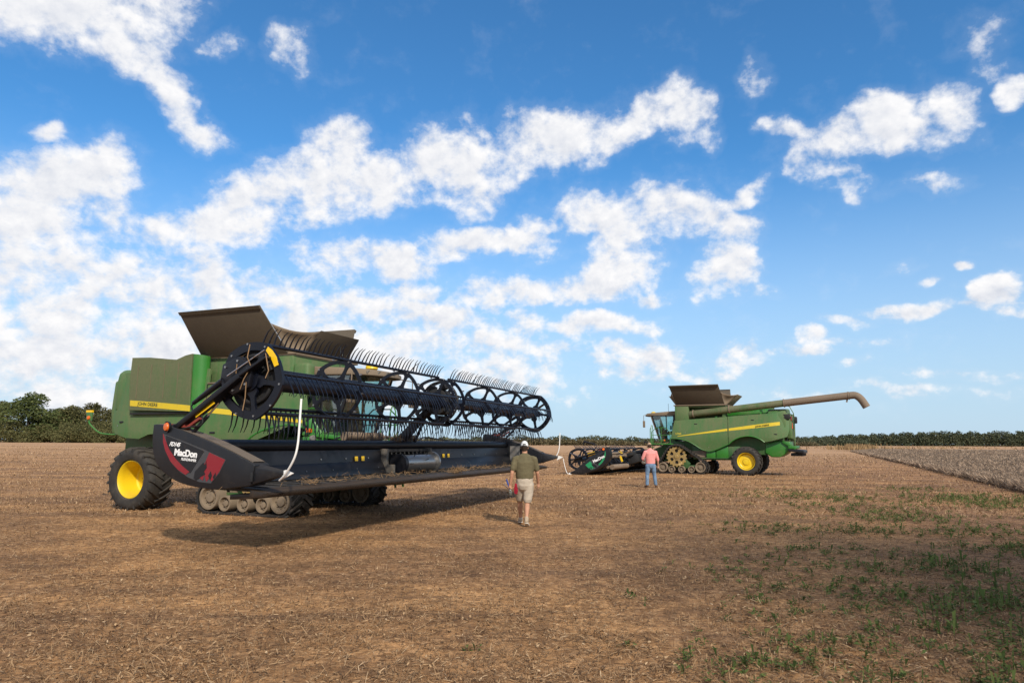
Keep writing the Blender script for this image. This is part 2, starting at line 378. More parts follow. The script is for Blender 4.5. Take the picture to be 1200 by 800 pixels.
def build_world():
    w = bpy.data.worlds.new("World"); scene.world = w; w.use_nodes = True
    nt = w.node_tree; nt.nodes.clear(); T = NT(nt)
    out = T.n('ShaderNodeOutputWorld'); bg = T.n('ShaderNodeBackground'); T.l(bg.outputs[0], out.inputs[0])
    sky = T.n('ShaderNodeTexSky'); sky.sky_type = 'NISHITA'; sky.sun_disc = False
    sky.sun_elevation = SUN_EL; sky.sun_rotation = SUN_AZ; sky.altitude = 100
    sky.air_density = 1.0; sky.dust_density = .6; sky.ozone_density = 2.5
    STR = .125
    tc = T.n('ShaderNodeTexCoord'); d = tc.outputs['Generated']
    sp = T.n('ShaderNodeSeparateXYZ'); T.l(d, sp.inputs[0])
    az = T.math('ARCTAN2', sp.outputs[0], sp.outputs[1]); el = T.math('ARCSINE', sp.outputs[2])
    zc = T.math('MAXIMUM', sp.outputs[2], 0.)
    den = T.math('ADD', zc, .30)
    q = T.n('ShaderNodeCombineXYZ'); T.l(T.math('DIVIDE', sp.outputs[0], den), q.inputs[0]); T.l(T.math('DIVIDE', sp.outputs[1], den), q.inputs[1])
    q = q.outputs[0]
    qd = T.n('ShaderNodeCombineXYZ'); T.l(az, qd.inputs[0]); T.l(el, qd.inputs[1]); qd = qd.outputs[0]
    # warp the coverage coordinates so that no cloud keeps a regular outline
    nw = T.n('ShaderNodeTexNoise'); nw.inputs['Scale'].default_value = 9.; nw.inputs['Detail'].default_value = 4; T.l(qd, nw.inputs['Vector'])
    wv = T.n('ShaderNodeVectorMath', operation='SUBTRACT'); T.l(nw.outputs['Color'], wv.inputs[0]); wv.inputs[1].default_value = (.5, .5, .5)
    wsc = T.n('ShaderNodeVectorMath', operation='SCALE'); T.l(wv.outputs[0], wsc.inputs[0]); wsc.inputs['Scale'].default_value = .085
    ae = T.n('ShaderNodeCombineXYZ'); T.l(az, ae.inputs[0]); T.l(el, ae.inputs[1])
    aw = T.n('ShaderNodeVectorMath', operation='ADD'); T.l(ae.outputs[0], aw.inputs[0]); T.l(wsc.outputs[0], aw.inputs[1])
    flat = T.n('ShaderNodeVectorMath', operation='MULTIPLY'); T.l(aw.outputs[0], flat.inputs[0]); flat.inputs[1].default_value = (1, 1, 0)
    fs = T.n('ShaderNodeSeparateXYZ'); T.l(flat.outputs[0], fs.inputs[0])
    acc = None
    for a, e, ra, rb, an, wt in CLOUDS:
        mp = T.n('ShaderNodeMapping', vector_type='TEXTURE')
        mp.inputs['Location'].default_value = (a, e, 0); mp.inputs['Rotation'].default_value = (0, 0, an); mp.inputs['Scale'].default_value = (ra * 1.25, rb * 1.25, 1e6)
        cv = T.n('ShaderNodeCombineXYZ'); T.l(fs.outputs[0], cv.inputs[0]); T.l(fs.outputs[1], cv.inputs[1])
        if acc is not None: T.l(acc, cv.inputs[2])     # keeps the evaluation one after the other
        T.l(cv.outputs[0], mp.inputs[0])
        dt = T.n('ShaderNodeVectorMath', operation='DOT_PRODUCT'); T.l(mp.outputs[0], dt.inputs[0]); T.l(mp.outputs[0], dt.inputs[1])
        v = T.math('MULTIPLY_ADD', dt.outputs['Value'], -wt, wt)
        acc = v if acc is None else T.math('SMOOTH_MAX', acc, v, .22)
    # clouds outside the framed part of the sky: scattered fair-weather puffs
    back = T.sstep(T.math('ABSOLUTE', az), .72, 1.0, -1.4, .55)
    up = T.sstep(el, .70, .95, -1.4, .5)
    acc = T.math('MAXIMUM', acc, T.math('MAXIMUM', back, up))
    acc = T.math('MAXIMUM', acc, -.62)
    dv = T.n('ShaderNodeCombineXYZ'); T.l(az, dv.inputs[0]); T.l(T.math('MULTIPLY', el, 1.22), dv.inputs[1]); dv = dv.outputs[0]
    lowf = T.sstep(el, .10, .42, 1., 0.)
    def fbm(vec):
        a = T.noise(vec, 10.5, 9, .56, .25)
        b = T.noise(vec, 27., 8, .60, .15)
        c = T.noise(vec, 70., 5, .6)
        wb = T.math('MULTIPLY_ADD', lowf, .22, .34)
        return T.math('ADD', T.math('MULTIPLY', T.math('SUBTRACT', c, .5), .13), T.math('ADD', T.math('MULTIPLY', T.math('SUBTRACT', b, .5), wb), T.math('MULTIPLY_ADD', T.math('SUBTRACT', a, .5), .56, .5)))
    n0 = fbm(dv)
    sh = T.n('ShaderNodeVectorMath', operation='ADD'); T.l(dv, sh.inputs[0]); sh.inputs[1].default_value = (.006, .016, 0)
    n1 = fbm(sh.outputs[0])
    dens = T.math('ADD', T.math('MULTIPLY_ADD', acc, .72, .02), T.math('MULTIPLY', T.math('SUBTRACT', n0, .5), 3.4))
    alpha = T.sstep(dens, -.02, .74)
    thin = T.math('MULTIPLY', T.sstep(dens, -.4, .2), .06)
    alpha = T.math('MAXIMUM', alpha, thin)
    alpha = T.math('MULTIPLY', alpha, T.sstep(el, -.005, .05, .0, 1.))
    lit = T.math('ADD', T.math('MULTIPLY', T.math('SUBTRACT', n0, n1), 3.4), .70)
    thick = T.sstep(dens, .35, 1.1)
    lit = T.math('SUBTRACT', lit, T.math('MULTIPLY', thick, .12), clamp=True)
    K = 1 / STR
    ccol = T.mix(lit, (.54 * K, .57 * K, .64 * K), (.80 * K, .795 * K, .80 * K))
    # low haze near the horizon
    hz = T.math('MULTIPLY', T.sstep(el, -.02, .42, 1., 0.), .88)
    hue = T.n('ShaderNodeMix', data_type='RGBA', blend_type='MULTIPLY'); hue.inputs[0].default_value = 1.
    T.l(sky.outputs[0], hue.inputs[6]); hue.inputs[7].default_value = SKY_TINT
    skyc = T.mix(hz, hue.outputs[2], (.455 * K, .565 * K, .69 * K))
    col = T.mix(alpha, skyc, ccol)
    T.l(col, bg.inputs[0]); bg.inputs[1].default_value = STR
    w.cycles.sampling_method = 'MANUAL'; w.cycles.sample_map_resolution = 512
SKY_TINT = (.40, .86, 1.13, 1)
build_world()

# ------------------------------------------------------------------ ground
def ground_z(x, y):
    d = math.hypot(x, y)
    z = 0.
    # the far field swells gently to the left
    if d > 60:
        t = min(1, (d - 60) / 140); t = t * t * (3 - 2 * t)
        ang = math.atan2(x, y)
        k = max(0., min(1., (-ang - .10) / .35))
        z += 1.15 * t * k
    if d < 70:
        a = 1 - d / 70
        z += (mnoise.noise((x * .55, y * .55, 1.3)) * .035 + mnoise.noise((x * 2.3, y * 2.3, 7.1)) * .016 + (mnoise.noise((x * 7, y * 7, 3.1)) * .012 if d < 25 else 0)) * a
    return z

def ground_mat():
    m, T, b, out = new_mat('stubble_field')
    geo = T.n('ShaderNodeNewGeometry'); P = geo.outputs['Position']
    sp = T.n('ShaderNodeSeparateXYZ'); T.l(P, sp.inputs[0])
    # chopped residue: stretched fine noise in two directions
    def streaks(rot, sx, sy, seed):
        mp = T.n('ShaderNodeMapping'); mp.inputs['Rotation'].default_value = (0, 0, rot); mp.inputs['Scale'].default_value = (sx, sy, 1); mp.inputs['Location'].default_value = (seed, seed * 2, 0)
        T.l(P, mp.inputs[0]); return T.noise(mp.outputs[0], 1., 4, .65, .8)
    s1 = streaks(.4, 9, 46, 1.); s2 = streaks(1.7, 11, 52, 5.); s3 = streaks(2.6, 8, 40, 9.)
    fine = T.math('MAXIMUM', T.math('MAXIMUM', s1, s2), s3)
    vor = T.n('ShaderNodeTexVoronoi'); vor.inputs['Scale'].default_value = 17.; vor.inputs['Randomness'].default_value = 1; T.l(P, vor.inputs['Vector'])
    chips = T.n('ShaderNodeSeparateColor'); T.l(vor.outputs['Color'], chips.inputs[0])
    n_mid = T.noise(P, 1.7, 5, .65); n_big = T.noise(P, .22, 4, .6); n_hi = T.noise(P, 34, 5, .7)
    c = T.ramp(fine, [(.36, (.055, .033, .018)), (.48, (.16, .094, .046)), (.58, (.28, .172, .085)), (.72, (.46, .31, .165))])
    chipc = T.ramp(chips.outputs[0], [(0., (.08, .047, .026)), (.45, (.20, .118, .058)), (.8, (.32, .195, .095)), (1., (.45, .31, .18))])
    c = T.mix(.42, c, chipc)
    soil = T.ramp(n_hi, [(.3, (.060, .039, .025)), (.7, (.16, .105, .062))])
    bare = T.sstep(T.math('ADD', T.math('MULTIPLY', n_mid, .65), T.math('MULTIPLY', n_hi, .35)), .56, .68, 0., .62)
    c = T.mix(bare, c, soil)
    # broad patches: wheelings, thicker windrow straw
    mpw = T.n('ShaderNodeMapping'); mpw.inputs['Rotation'].default_value = (0, 0, R(22)); mpw.inputs['Scale'].default_value = (.045, .5, 1); T.l(P, mpw.inputs[0])
    rows = T.noise(mpw.outputs[0], 1., 4, .6)
    c = T.mix(T.sstep(T.math('ADD', T.math('MULTIPLY', n_big, .5), T.math('MULTIPLY', rows, .5)), .40, .62), T.mix(1., c, (.66, .65, .68), 'MULTIPLY'), T.mix(1., c, (1.16, 1.12, 1.02), 'MULTIPLY'))
    mott = T.math('ADD', T.math('MULTIPLY', T.noise(P, .8, 6, .72), .55), T.math('MULTIPLY', T.noise(P, 4.5, 4, .7), .45))
    c = T.mix(T.sstep(mott, .36, .64), T.mix(1., c, (.55, .54, .56), 'MULTIPLY'), T.mix(1., c, (1.22, 1.2, 1.14), 'MULTIPLY'))
    mpr = T.n('ShaderNodeMapping'); mpr.inputs['Rotation'].default_value = (0, 0, R(22)); mpr.inputs['Scale'].default_value = (.22, 1.9, 1); T.l(P, mpr.inputs[0])
    rut = T.math('ADD', T.math('MULTIPLY', T.noise(mpr.outputs[0], 1., 5, .62, .5), .75), T.math('MULTIPLY', n_hi, .25))
    c = T.mix(T.sstep(rut, .565, .66, 0., .70), c, T.mix(1., soil, (.8, .78, .78), 'MULTIPLY'))
    # right-hand strip along the standing crop: greyer, thinner residue
    edge = T.math('SUBTRACT', sp.outputs[0], T.math('MULTIPLY', sp.outputs[1], .33))
    strip = T.math('MULTIPLY', T.sstep(edge, .5, 5.), .75)
    c = T.mix(strip, c, T.mix(1., c, (.88, .86, .92), 'MULTIPLY'))
    # far away: smoother pale stubble
    dist = T.n('ShaderNodeVectorMath', operation='LENGTH'); T.l(P, dist.inputs[0])
    fr = T.sstep(dist.outputs['Value'], 40., 170.)
    mpf = T.n('ShaderNodeMapping'); mpf.inputs['Rotation'].default_value = (0, 0, R(22)); mpf.inputs['Scale'].default_value = (.02, .22, 1); T.l(P, mpf.inputs[0])
    nf = T.noise(mpf.outputs[0], 1., 6, .7)
    farc = T.ramp(nf, [(.32, (.17, .110, .062)), (.5, (.27, .178, .100)), (.68, (.36, .245, .145))])
    c = T.mix(T.math('MULTIPLY', fr, .75), c, farc)
    c = T.mix(1., c, (1.54, 1.42, 1.38), 'MULTIPLY')
    T.l(c, b.inputs['Base Color']); b.inputs['Roughness'].default_value = .92; b.inputs['Specular IOR Level'].default_value = .15
    h = T.math('ADD', T.math('MULTIPLY', fine, .7), T.math('ADD', T.math('MULTIPLY', n_hi, .35), T.math('MULTIPLY', n_mid, .8)))
    bp = T.n('ShaderNodeBump'); bp.inputs['Strength'].default_value = .9; bp.inputs['Distance'].default_value = .045
    T.l(h, bp.inputs['Height']); T.l(bp.outputs[0], b.inputs['Normal'])
    return m

def build_ground():
    nr, na = 230, 200
    rs = [0.6 * (6500 / .6) ** (i / (nr - 1)) for i in range(nr)]
    V = [(0, 0, 0)]; F = []
    for r in rs:
        for k in range(na):
            # finer angular steps ahead of the camera
            t = 2 * PI * k / na
            ang = t - .62 * math.sin(t)
            x, y = r * math.sin(ang), r * math.cos(ang)
            V.append((x, y, ground_z(x, y)))
    me = bpy.data.meshes.new('ground')
    for k in range(na): F.append((0, 1 + (k + 1) % na, 1 + k))
    for i in range(nr - 1):
        for k in range(na):
            a = 1 + i * na + k; b = 1 + i * na + (k + 1) % na
            F.append((a, b, b + na, a + na))
    me.from_pydata(V, [], F); me.materials.append(ground_mat()); me.shade_smooth()
    o = bpy.data.objects.new('ground', me); COL.objects.link(o); tag(o, kind='structure')
    if me.polygons[10].normal.z < 0: me.flip_normals()
build_ground()

# ------------------------------------------------------------------ panels cut from an outline, bent over the body side
def panel(outline, yf, th, name, mat, parent, xcuts=(), zcuts=(), bevel=.012, smooth=25):
    bm = bmesh.new()
    vs = [bm.verts.new((x, 0, z)) for x, z in outline]
    bm.faces.new(vs)
    bmesh.ops.triangulate(bm, faces=bm.faces[:])
    for x in xcuts:
        bmesh.ops.bisect_plane(bm, geom=bm.verts[:] + bm.edges[:] + bm.faces[:], plane_co=(x, 0, 0), plane_no=(1, 0, 0))
    for z in zcuts:
        bmesh.ops.bisect_plane(bm, geom=bm.verts[:] + bm.edges[:] + bm.faces[:], plane_co=(0, 0, z), plane_no=(0, 0, 1))
    bmesh.ops.dissolve_degenerate(bm, dist=1e-4, edges=bm.edges[:])
    for v in bm.verts: v.co.y = yf(v.co.x, v.co.z)
    sgn = 1 if yf(0, 2.5) > 0 else -1
    r = bmesh.ops.extrude_face_region(bm, geom=bm.faces[:])
    for g in r['geom']:
        if isinstance(g, bmesh.types.BMVert): g.co.y -= sgn * th
    bmesh.ops.recalc_face_normals(bm, faces=bm.faces[:])
    me = bpy.data.meshes.new(name); bm.to_mesh(me); bm.free()
    me.materials.append(mat); me.shade_smooth(); me.set_sharp_from_angle(angle=R(smooth))
    o = bpy.data.objects.new(name, me); COL.objects.link(o); o.parent = parent
    if bevel:
        b = o.modifiers.new('bevel', 'BEVEL'); b.width = bevel; b.segments = 2; b.limit_method = 'ANGLE'; b.angle_limit = R(50)
    return o

def lin(a, b, n): return [a + (b - a) * i / n for i in range(n + 1)]
def smoothp(pts, it=2):                       # Chaikin, open ends kept
    for _ in range(it):
        q = [pts[0]]
        for a, b in zip(pts, pts[1:]):
            q += [tuple(.75 * x + .25 * y for x, y in zip(a, b)), tuple(.25 * x + .75 * y for x, y in zip(a, b))]
        q.append(pts[-1]); pts = q
    return pts

# ------------------------------------------------------------------ wheels
def rear_wheel(root, x, y, side, r=.83, w=.74, deep=True):
    Mt = MX((x, y, r - .05), (0, side, 0), (1, 0, 0))        # local z points outward
    t = MB(); h = w / 2
    prof = [(.47, h * .72), (.52, h * .93), (.62, h * 1.0), (.72, h * .97), (r - .06, h * .84), (r - .035, h * .6), (r - .03, 0),
            (r - .035, -h * .6), (r - .06, -h * .84), (.72, -h * .97), (.62, -h), (.52, -h * .93), (.47, -h * .72), (.46, 0)]
    t.lathe(prof, 56, Mt, close=True)
    n = 21
    for sgn in (1, -1):
        for k in range(n):
            a0 = 2 * PI * (k + (.5 if sgn < 0 else 0)) / n
            def P(rr, hh, aa): return Mt @ Vector((rr * math.cos(aa), rr * math.sin(aa), hh))
            # a curved lug from the shoulder to just past the centre line
            seg = [(h * .99, .0, .085), (h * .72, .075, .07), (h * .35, .19, .055), (-h * .06, .30, .05)]
            for (h0, d0, w0), (h1, d1, w1) in zip(seg, seg[1:]):
                ra0 = r if h0 < h * .9 else r - .045; ra1 = r if h1 < h * .9 else r - .045
                b = [P(r - .12, sgn * h0, a0 - d0 - w0 / 2), P(r - .12, sgn * h0, a0 - d0 + w0 / 2), P(r - .07, sgn * h1, a0 - d1 + w1 / 2), P(r - .07, sgn * h1, a0 - d1 - w1 / 2)]
                c = [P(ra0 + .01, sgn * h0, a0 - d0 - w0 / 2 * .7), P(ra0 + .01, sgn * h0, a0 - d0 + w0 / 2 * .7), P(ra1 + .01, sgn * h1, a0 - d1 + w1 / 2 * .7), P(ra1 + .01, sgn * h1, a0 - d1 - w1 / 2 * .7)]
                t.hexa(b, c)
    tyre = t.build('rear_tyre', M['rubber'], root, smooth=40)
    m = MB()
    dd = -.24 if deep else .12
    m.lathe([(.475, h * .74), (.50, h * .80), (.475, h * .82), (.455, h * .74), (.435, h * .45), (.415, h * .1 + dd * .4), (.40, dd + .03), (.36, dd), (.20, dd + .015), (.19, dd + .05), (.10, dd + .06), (.0, dd + .06)], 48, Mt)
    for k in range(10):
        a = 2 * PI * k / 10
        m.lathe([(0, .035), (.017, .035), (.017, 0)], 8, Mt @ Matrix.Translation((.155 * math.cos(a), .155 * math.sin(a), dd + .04)))
    m.build('rim', M['yellow'], tyre, smooth=30)
    return tyre

def track_unit(root, cx, y, side, w=.76):
    """triangular rubber track: sprocket on top, idlers at both ends, three mid rollers"""
    yo = y
    C = [(cx + .30, 1.0, .62), (cx - 1.08, .40, .32), (cx + 1.12, .37, .30)]     # x, z, radius of belt wrap
    # convex hull of the three circles
    pts = []
    for (px, pz, pr) in C:
        for k in range(72):
            a = 2 * PI * k / 72
            pts.append((px + (pr + .02) * math.cos(a), pz + (pr + .02) * math.sin(a)))
    pts = sorted(set(pts))
    def cr(o, a, b): return (a[0] - o[0]) * (b[1] - o[1]) - (a[1] - o[1]) * (b[0] - o[0])
    lo = []
    for p in pts:
        while len(lo) >= 2 and cr(lo[-2], lo[-1], p) <= 0: lo.pop()
        lo.append(p)
    upn = []
    for p in reversed(pts):
        while len(upn) >= 2 and cr(upn[-2], upn[-1], p) <= 0: upn.pop()
        upn.append(p)
    hull = lo[:-1] + upn[:-1]
    # even resampling
    per = [(math.dist(hull[i], hull[(i + 1) % len(hull)])) for i in range(len(hull))]
    tot = sum(per); N = 132
    path = []; i = 0; acc = 0
    for k in range(N):
        s = tot * k / N
        while acc + per[i] < s: acc += per[i]; i += 1
        t = (s - acc) / per[i]; a = hull[i]; b = hull[(i + 1) % len(hull)]
        path.append((a[0] + (b[0] - a[0]) * t, a[1] + (b[1] - a[1]) * t))
    nor = []
    for k in range(N):
        a = path[k - 1]; b = path[(k + 1) % N]
        d = Vector((b[0] - a[0], b[1] - a[1])).normalized(); nor.append((d.y, -d.x))
    m = MB(); h = w / 2
    V = []; F = []
    for k in range(N):
        (px, pz), (nx, nz) = path[k], nor[k]
        for off, yy in ((0, -h), (.045, -h), (.045, h), (0, h)):
            V.append((px + nx * off, yo + yy, pz + nz * off))
    for k in range(N):
        for j in range(4):
            a = k * 4 + j; b = k * 4 + (j + 1) % 4; c = ((k + 1) % N) * 4 + (j + 1) % 4; d = ((k + 1) % N) * 4 + j
            F.append((a, b, c, d))
    m.add(V, F)
    for k in range(0, N, 3):                      # chevron lugs outside, guide blocks inside
        for sg in (-1, 1):
            def Q(idx, off, yy):
                (px, pz), (nx, nz) = path[idx % N], nor[idx % N]
                return Vector((px + nx * off, yo + yy, pz + nz * off))
            k0 = k + (0 if sg > 0 else 1)
            b = [Q(k0, .044, sg * h * .99), Q(k0 + 1, .044, sg * h * .99), Q(k0 + 4, .044, sg * .02), Q(k0 + 3, .044, sg * .02)]
            c = [Q(k0, .10, sg * h * .97), Q(k0 + 1, .10, sg * h * .97), Q(k0 + 4, .10, sg * .03), Q(k0 + 3, .10, sg * .03)]
            m.hexa(b, c)
        b = [Q(k, 0, -.05), Q(k + 1, 0, -.05), Q(k + 1, 0, .05), Q(k, 0, .05)]
        c = [Q(k, -.07, -.04), Q(k + 1, -.07, -.04), Q(k + 1, -.07, .04), Q(k, -.07, .04)]
        m.hexa(b, c)
    belt = m.build('track_belt', M['belt'], root, smooth=30)
    # drive sprocket
    s = MB(); Ms = MX((C[0][0], yo + side * (h - .10), C[0][1]), (0, side, 0), (1, 0, 0))
    r1 = .54
    for k in range(18):                            # toothed rim
        a = 2 * PI * k / 18; da = 2 * PI / 18
        P = lambda rr, aa: (rr * math.cos(aa), rr * math.sin(aa))
        s.prism([P(.42, a), P(r1, a), P(r1, a + da * .2), P(r1 + .06, a + da * .34), P(r1 + .06, a + da * .66), P(r1, a + da * .8), P(r1, a + da), P(.42, a + da)], -.07, .0, Ms)
    for k in range(6):                             # spokes between the six openings
        a = 2 * PI * k / 6
        da = .20
        s.prism([(.20 * math.cos(a - .52), .20 * math.sin(a - .52)), (.30 * math.cos(a - .20), .30 * math.sin(a - .20)), (.43 * math.cos(a - .30), .43 * math.sin(a - .30)), (.43 * math.cos(a + .30), .43 * math.sin(a + .30)), (.30 * math.cos(a + .20), .30 * math.sin(a + .20)), (.20 * math.cos(a + .52), .20 * math.sin(a + .52))], -.065, -.005, Ms)
    s.lathe([(.0, .05), (.09, .05), (.11, .03), (.13, .03), (.14, .0), (.235, -.004), (.235, -.06)], 32, Ms)
    for k in range(10):
        a = 2 * PI * k / 10
        s.lathe([(0, .02), (.016, .02), (.016, -.01)], 8, Ms @ Matrix.Translation((.185 * math.cos(a), .185 * math.sin(a), 0)))
    s.build('drive_sprocket', M['yellow_dirty'], belt, smooth=30)
    b2 = MB(); b2.lathe([(0, -.10), (.46, -.10), (.46, -.3), (0, -.3)], 32, Ms); b2.build('gearbox_hub', M['black_matte'], belt)
    for dx, z, r in ((1.12, .37, .285), (-1.08, .40, .305), (-.56, .27, .19), (.02, .27, .19), (.60, .27, .19)):
        for s2 in (1, -1):
            rr = MB(); Mr = MX((cx + dx, yo + s2 * (h * .55), z), (0, s2, 0), (1, 0, 0))
            hw = h * .42
            rr.lathe([(r * .99, -hw), (r, hw * .8), (r * .97, hw), (r * .80, hw), (r * .76, hw * .8), (r * .70, hw * .45), (r * .42, hw * .40), (r * .38, hw * .75), (r * .15, hw * .8), (0, hw * .8)], 28, Mr)
            for k in range(8):
                a = 2 * PI * k / 8
                rr.lathe([(0, .03), (.018, .03), (.018, 0)], 6, Mr @ Matrix.Translation((r * .55 * math.cos(a), r * .55 * math.sin(a), hw * .42)))
            rr.build('roller', M['roller'], belt, smooth=35)
    fr = MB()
    fr.bar((cx - 1.08, yo, .42), (cx + 1.12, yo, .40), .16, .18)
    fr.bar((cx - .3, yo, .42), (cx + .3, yo, 1.0), .18, .5)
    fr.build('undercarriage_beam', M['green_dark'], belt, bevel=.01)
    return belt

# ------------------------------------------------------------------ the combine
def combine(p):
    root = empty('combine_harvester')
    tag(root, p['label'], 'combine harvester', 'green combine harvesters parked in the field')
    dyL = lambda x, z: 1.58 - .10 * max(0, (z - 2.35)) ** 1.3 - .16 * max(0, 2.1 - z) ** 1.2 - .22 * max(0, -5.35 - x) ** 1.6 - .10 * max(0, x + .1)
    dyR = lambda x, z: -(1.50 - .07 * max(0, (z - 2.35)) - .16 * max(0, 2.0 - z) ** 1.2 - .20 * max(0, -5.3 - x) ** 1.6 - .05 * max(0, x))
    # ---- chassis, inner body
    c = MB()
    c.box(-6.0, -.4, -1.05, 1.05, 1.15, 3.1)
    c.box(-.4, .55, -.95, .95, .95, 1.9)
    c.box(-3.6, -.9, -1.15, 1.2, .82, 1.6)
    c.bar((-4.1 + p['rdx'], -1.5, .86), (-4.1 + p['rdx'], 1.5, .86), .28, .26, up=(0, 0, 1))
    c.bar((-.1, -1.5, 1.0), (-.1, 1.5, 1.0), .38, .36)
    c.build('chassis', M['green_dark'], root, bevel=.03)
    # ---- left side panel
    L = [(.05, 3.12), (.30, 2.07), (-.10, 2.05), (-.45, 2.0), (-.8, 1.88), (-1.15, 1.66), (-1.45, 1.45), (-1.7, 1.36), (-2.0, 1.33), (-2.35, 1.44), (-2.7, 1.60), (-3.02, 1.74)]
    rear = [(-3.05, 1.75), (-3.25, 1.93), (-3.5, 2.08), (-3.8, 2.18), (-4.16, 2.22), (-4.5, 2.16), (-4.8, 2.02), (-5.0, 1.86), (-5.4, 1.93), (-5.8, 2.04), (-6.2, 2.16), (-6.32, 2.5), (-6.34, 3.0), (-6.28, 3.42), (-6.2, 3.52), (-4.5, 3.42), (-3.05, 3.32)]
    xc = lin(-6.2, .2, 22); zc = lin(1.4, 3.4, 12)
    panel(L + [(-3.02, 3.31)], dyL, .05, 'side_panel', M['green_panel'], root, xc, zc)
    panel(rear, dyL, .05, 'side_panel', M['green_panel'], root, xc, zc)
    # wheel arch lips and the dark space behind them
    lip = MB(); pts = smoothp([(x, dyL(x, z) - .01, z - .01) for x, z in rear[0:8]], 1); lip.tube(pts, .028, 6)
    pts = smoothp([(x, dyL(x, z) - .01, z - .01) for x, z in L[1:12]], 1); lip.tube(pts, .022, 6)
    lip.build('arch_lip', M['green'], root)
    # ---- right side panel
    Rr = [(-6.15, 3.70), (-6.28, 3.3), (-6.30, 2.85), (-6.22, 2.3), (-6.05, 1.98), (-5.5, 1.86), (-4.95, 1.83), (-4.6, 1.95), (-4.3, 2.05), (-3.8, 2.02), (-3.3, 1.80), (-2.9, 1.5), (-2.0, 1.42), (-1.5, 1.5), (-1.25, 1.72), (-.95, 1.95), (-.55, 2.10), (-.1, 2.19), (.3, 2.2), (.62, 2.12), (.66, 2.6), (.52, 3.28), (-2.6, 3.28), (-2.6, 3.7)]
    panel(Rr, dyR, .05, 'side_panel', M['green_panel'], root, lin(-6.2, .5, 22), lin(1.5, 3.6, 12))
    lip = MB(); lip.tube(smoothp([(x, dyR(x, z) + .01, z - .01) for x, z in Rr[12:20]], 1), .028, 6); lip.build('arch_lip', M['green'], root)
    for s, yf, items in ((1, dyL, ((-1.2, 2.9, 'h'), (-4.4, 3.1, 'h'), (-5.6, 2.3, 'h'), (-2.9, 2.5, 'b'), (-2.9, 3.1, 'b'), (-.6, 2.4, 'b'), (-1.9, 1.55, 'b'), (-5.9, 2.6, 'b'))), (-1, dyR, ((-5.7, 2.3, 'h'), (-1.0, 2.95, 'h'), (-2.3, 2.0, 'h'), (-5.9, 3.3, 'b'), (-5.9, 2.2, 'b'), (-2.4, 3.1, 'b'), (.3, 3.0, 'b'), (.3, 2.4, 'b'), (-1.9, 1.7, 'b')))):
        for x, z, kd in items:
            m = MB(); y = yf(x, z)
            if kd == 'h': m.box(x - .09, x + .09, y - .012, y + .012, z - .025, z + .025); m.build('panel_latch', M['black_plastic'], root, bevel=.006)
            else: m.lathe([(0, .010), (.018, .010), (.02, -.01)], 10, MX((x, y, z), (0, s, 0), (1, 0, 0))); m.build('bolt', M['steel'], root)
    m = MB(); m.box(-2.62, .54, -1.47, -1.18, 3.285, 3.325); m.build('tank_ledge', M['tarp'], root, bevel=.008)
    for xs in (-2.62, -1.05):
        m = MB(); m.box(xs - .006, xs + .006, dyR(xs, 2.8) - .004, dyR(xs, 2.8) + .02, 2.15 if xs < -2 else 2.32, 3.27); m.build('panel_seam', M['black_matte'], root)
    for k in range(4):
        m = MB(); m.box(-4.98 + .5 * k, -4.975 + .5 * k, -1.668, -1.655, 2.93, 3.86); m.build('screen_seam', M['tarp'], root)
    # rounded upper hood and rear hood
    hd = MB()
    prof = [(-1.36, 3.45), (-1.32, 3.7), (-1.15, 3.82), (1.15, 3.72), (1.38, 3.6), (1.42, 3.35)]
    hd.prism([(y, z) for y, z in [(-1.36, 2.6)] + prof + [(1.42, 2.6)]], -6.18, -5.2, MX((0, 0, 0), (1, 0, 0), (0, 1, 0)))
    hd.build('rear_hood', M['green_panel'], root, bevel=.09, seg=3)
    rf = MB(); rf.prism([(-1.2, 1.95), (-1.28, 2.6), (-1.22, 3.5), (1.15, 3.45), (1.2, 2.6), (1.12, 2.05)], -6.42, -6.15, MX((0, 0, 0), (1, 0, 0), (0, 1, 0)))
    rf.build('tail_panel', M['green_panel'], root, bevel=.07, seg=3)
    # ---- engine deck behind the tank
    d = MB(); d.box(-5.2, -2.9, -1.25, .75, 3.1, 3.62); d.box(-4.3, -3.2, -.9, .3, 3.62, 3.92); d.build('engine_deck', M['green'], root, bevel=.06)
    ex = MB(); ex.tube([(-3.6, -.5, 3.85), (-3.6, -.5, 3.98), (-3.72, -.5, 4.04)], .07, 12); ex.build('exhaust_pipe', M['black_matte'], root)
    # ---- cooling air intake on the right
    it = MB()
    top = [(-5.28, 4.08), (-4.6, 4.06), (-4.2, 3.93), (-3.9, 3.90), (-3.6, 3.96), (-3.3, 4.06), (-3.05, 4.10)]
    yo_ = -1.63
    pl = [(-5.25, 2.62), (-2.95, 2.55)]
    outl = [pl[0]] + top + [(-2.98, 2.55)]
    o = panel(outl[::-1], lambda x, z: yo_ - .03 * math.sin(PI * min(1, max(0, (z - 2.6) / 1.45))), .06, 'intake_screen', M['intake'], root, lin(-5.2, -3.0, 8), lin(2.7, 4.0, 6), bevel=.02)
    cn = MB()                                   # rounded front corner of the intake and its surround
    q = []
    for k in range(9):
        a = PI / 2 * k / 8
        q.append((-3.0 + .30 * math.sin(a), -1.33 - .30 * math.cos(a)))
    bot = [(x, y, 2.54) for x, y in q] ; tp = [(x, y, 4.09 - .05 * i / 8) for i, (x, y) in enumerate(q)]
    V = bot + tp; n = len(q); F = [(i, i + 1, n + i + 1, n + i) for i in range(n - 1)]
    inn = [(x - .05, y + .05, z) for x, y, z in V]; V2 = V + inn; F2 = F + [(2 * n + f[3], 2 * n + f[2], 2 * n + f[1], 2 * n + f[0]) for f in F]
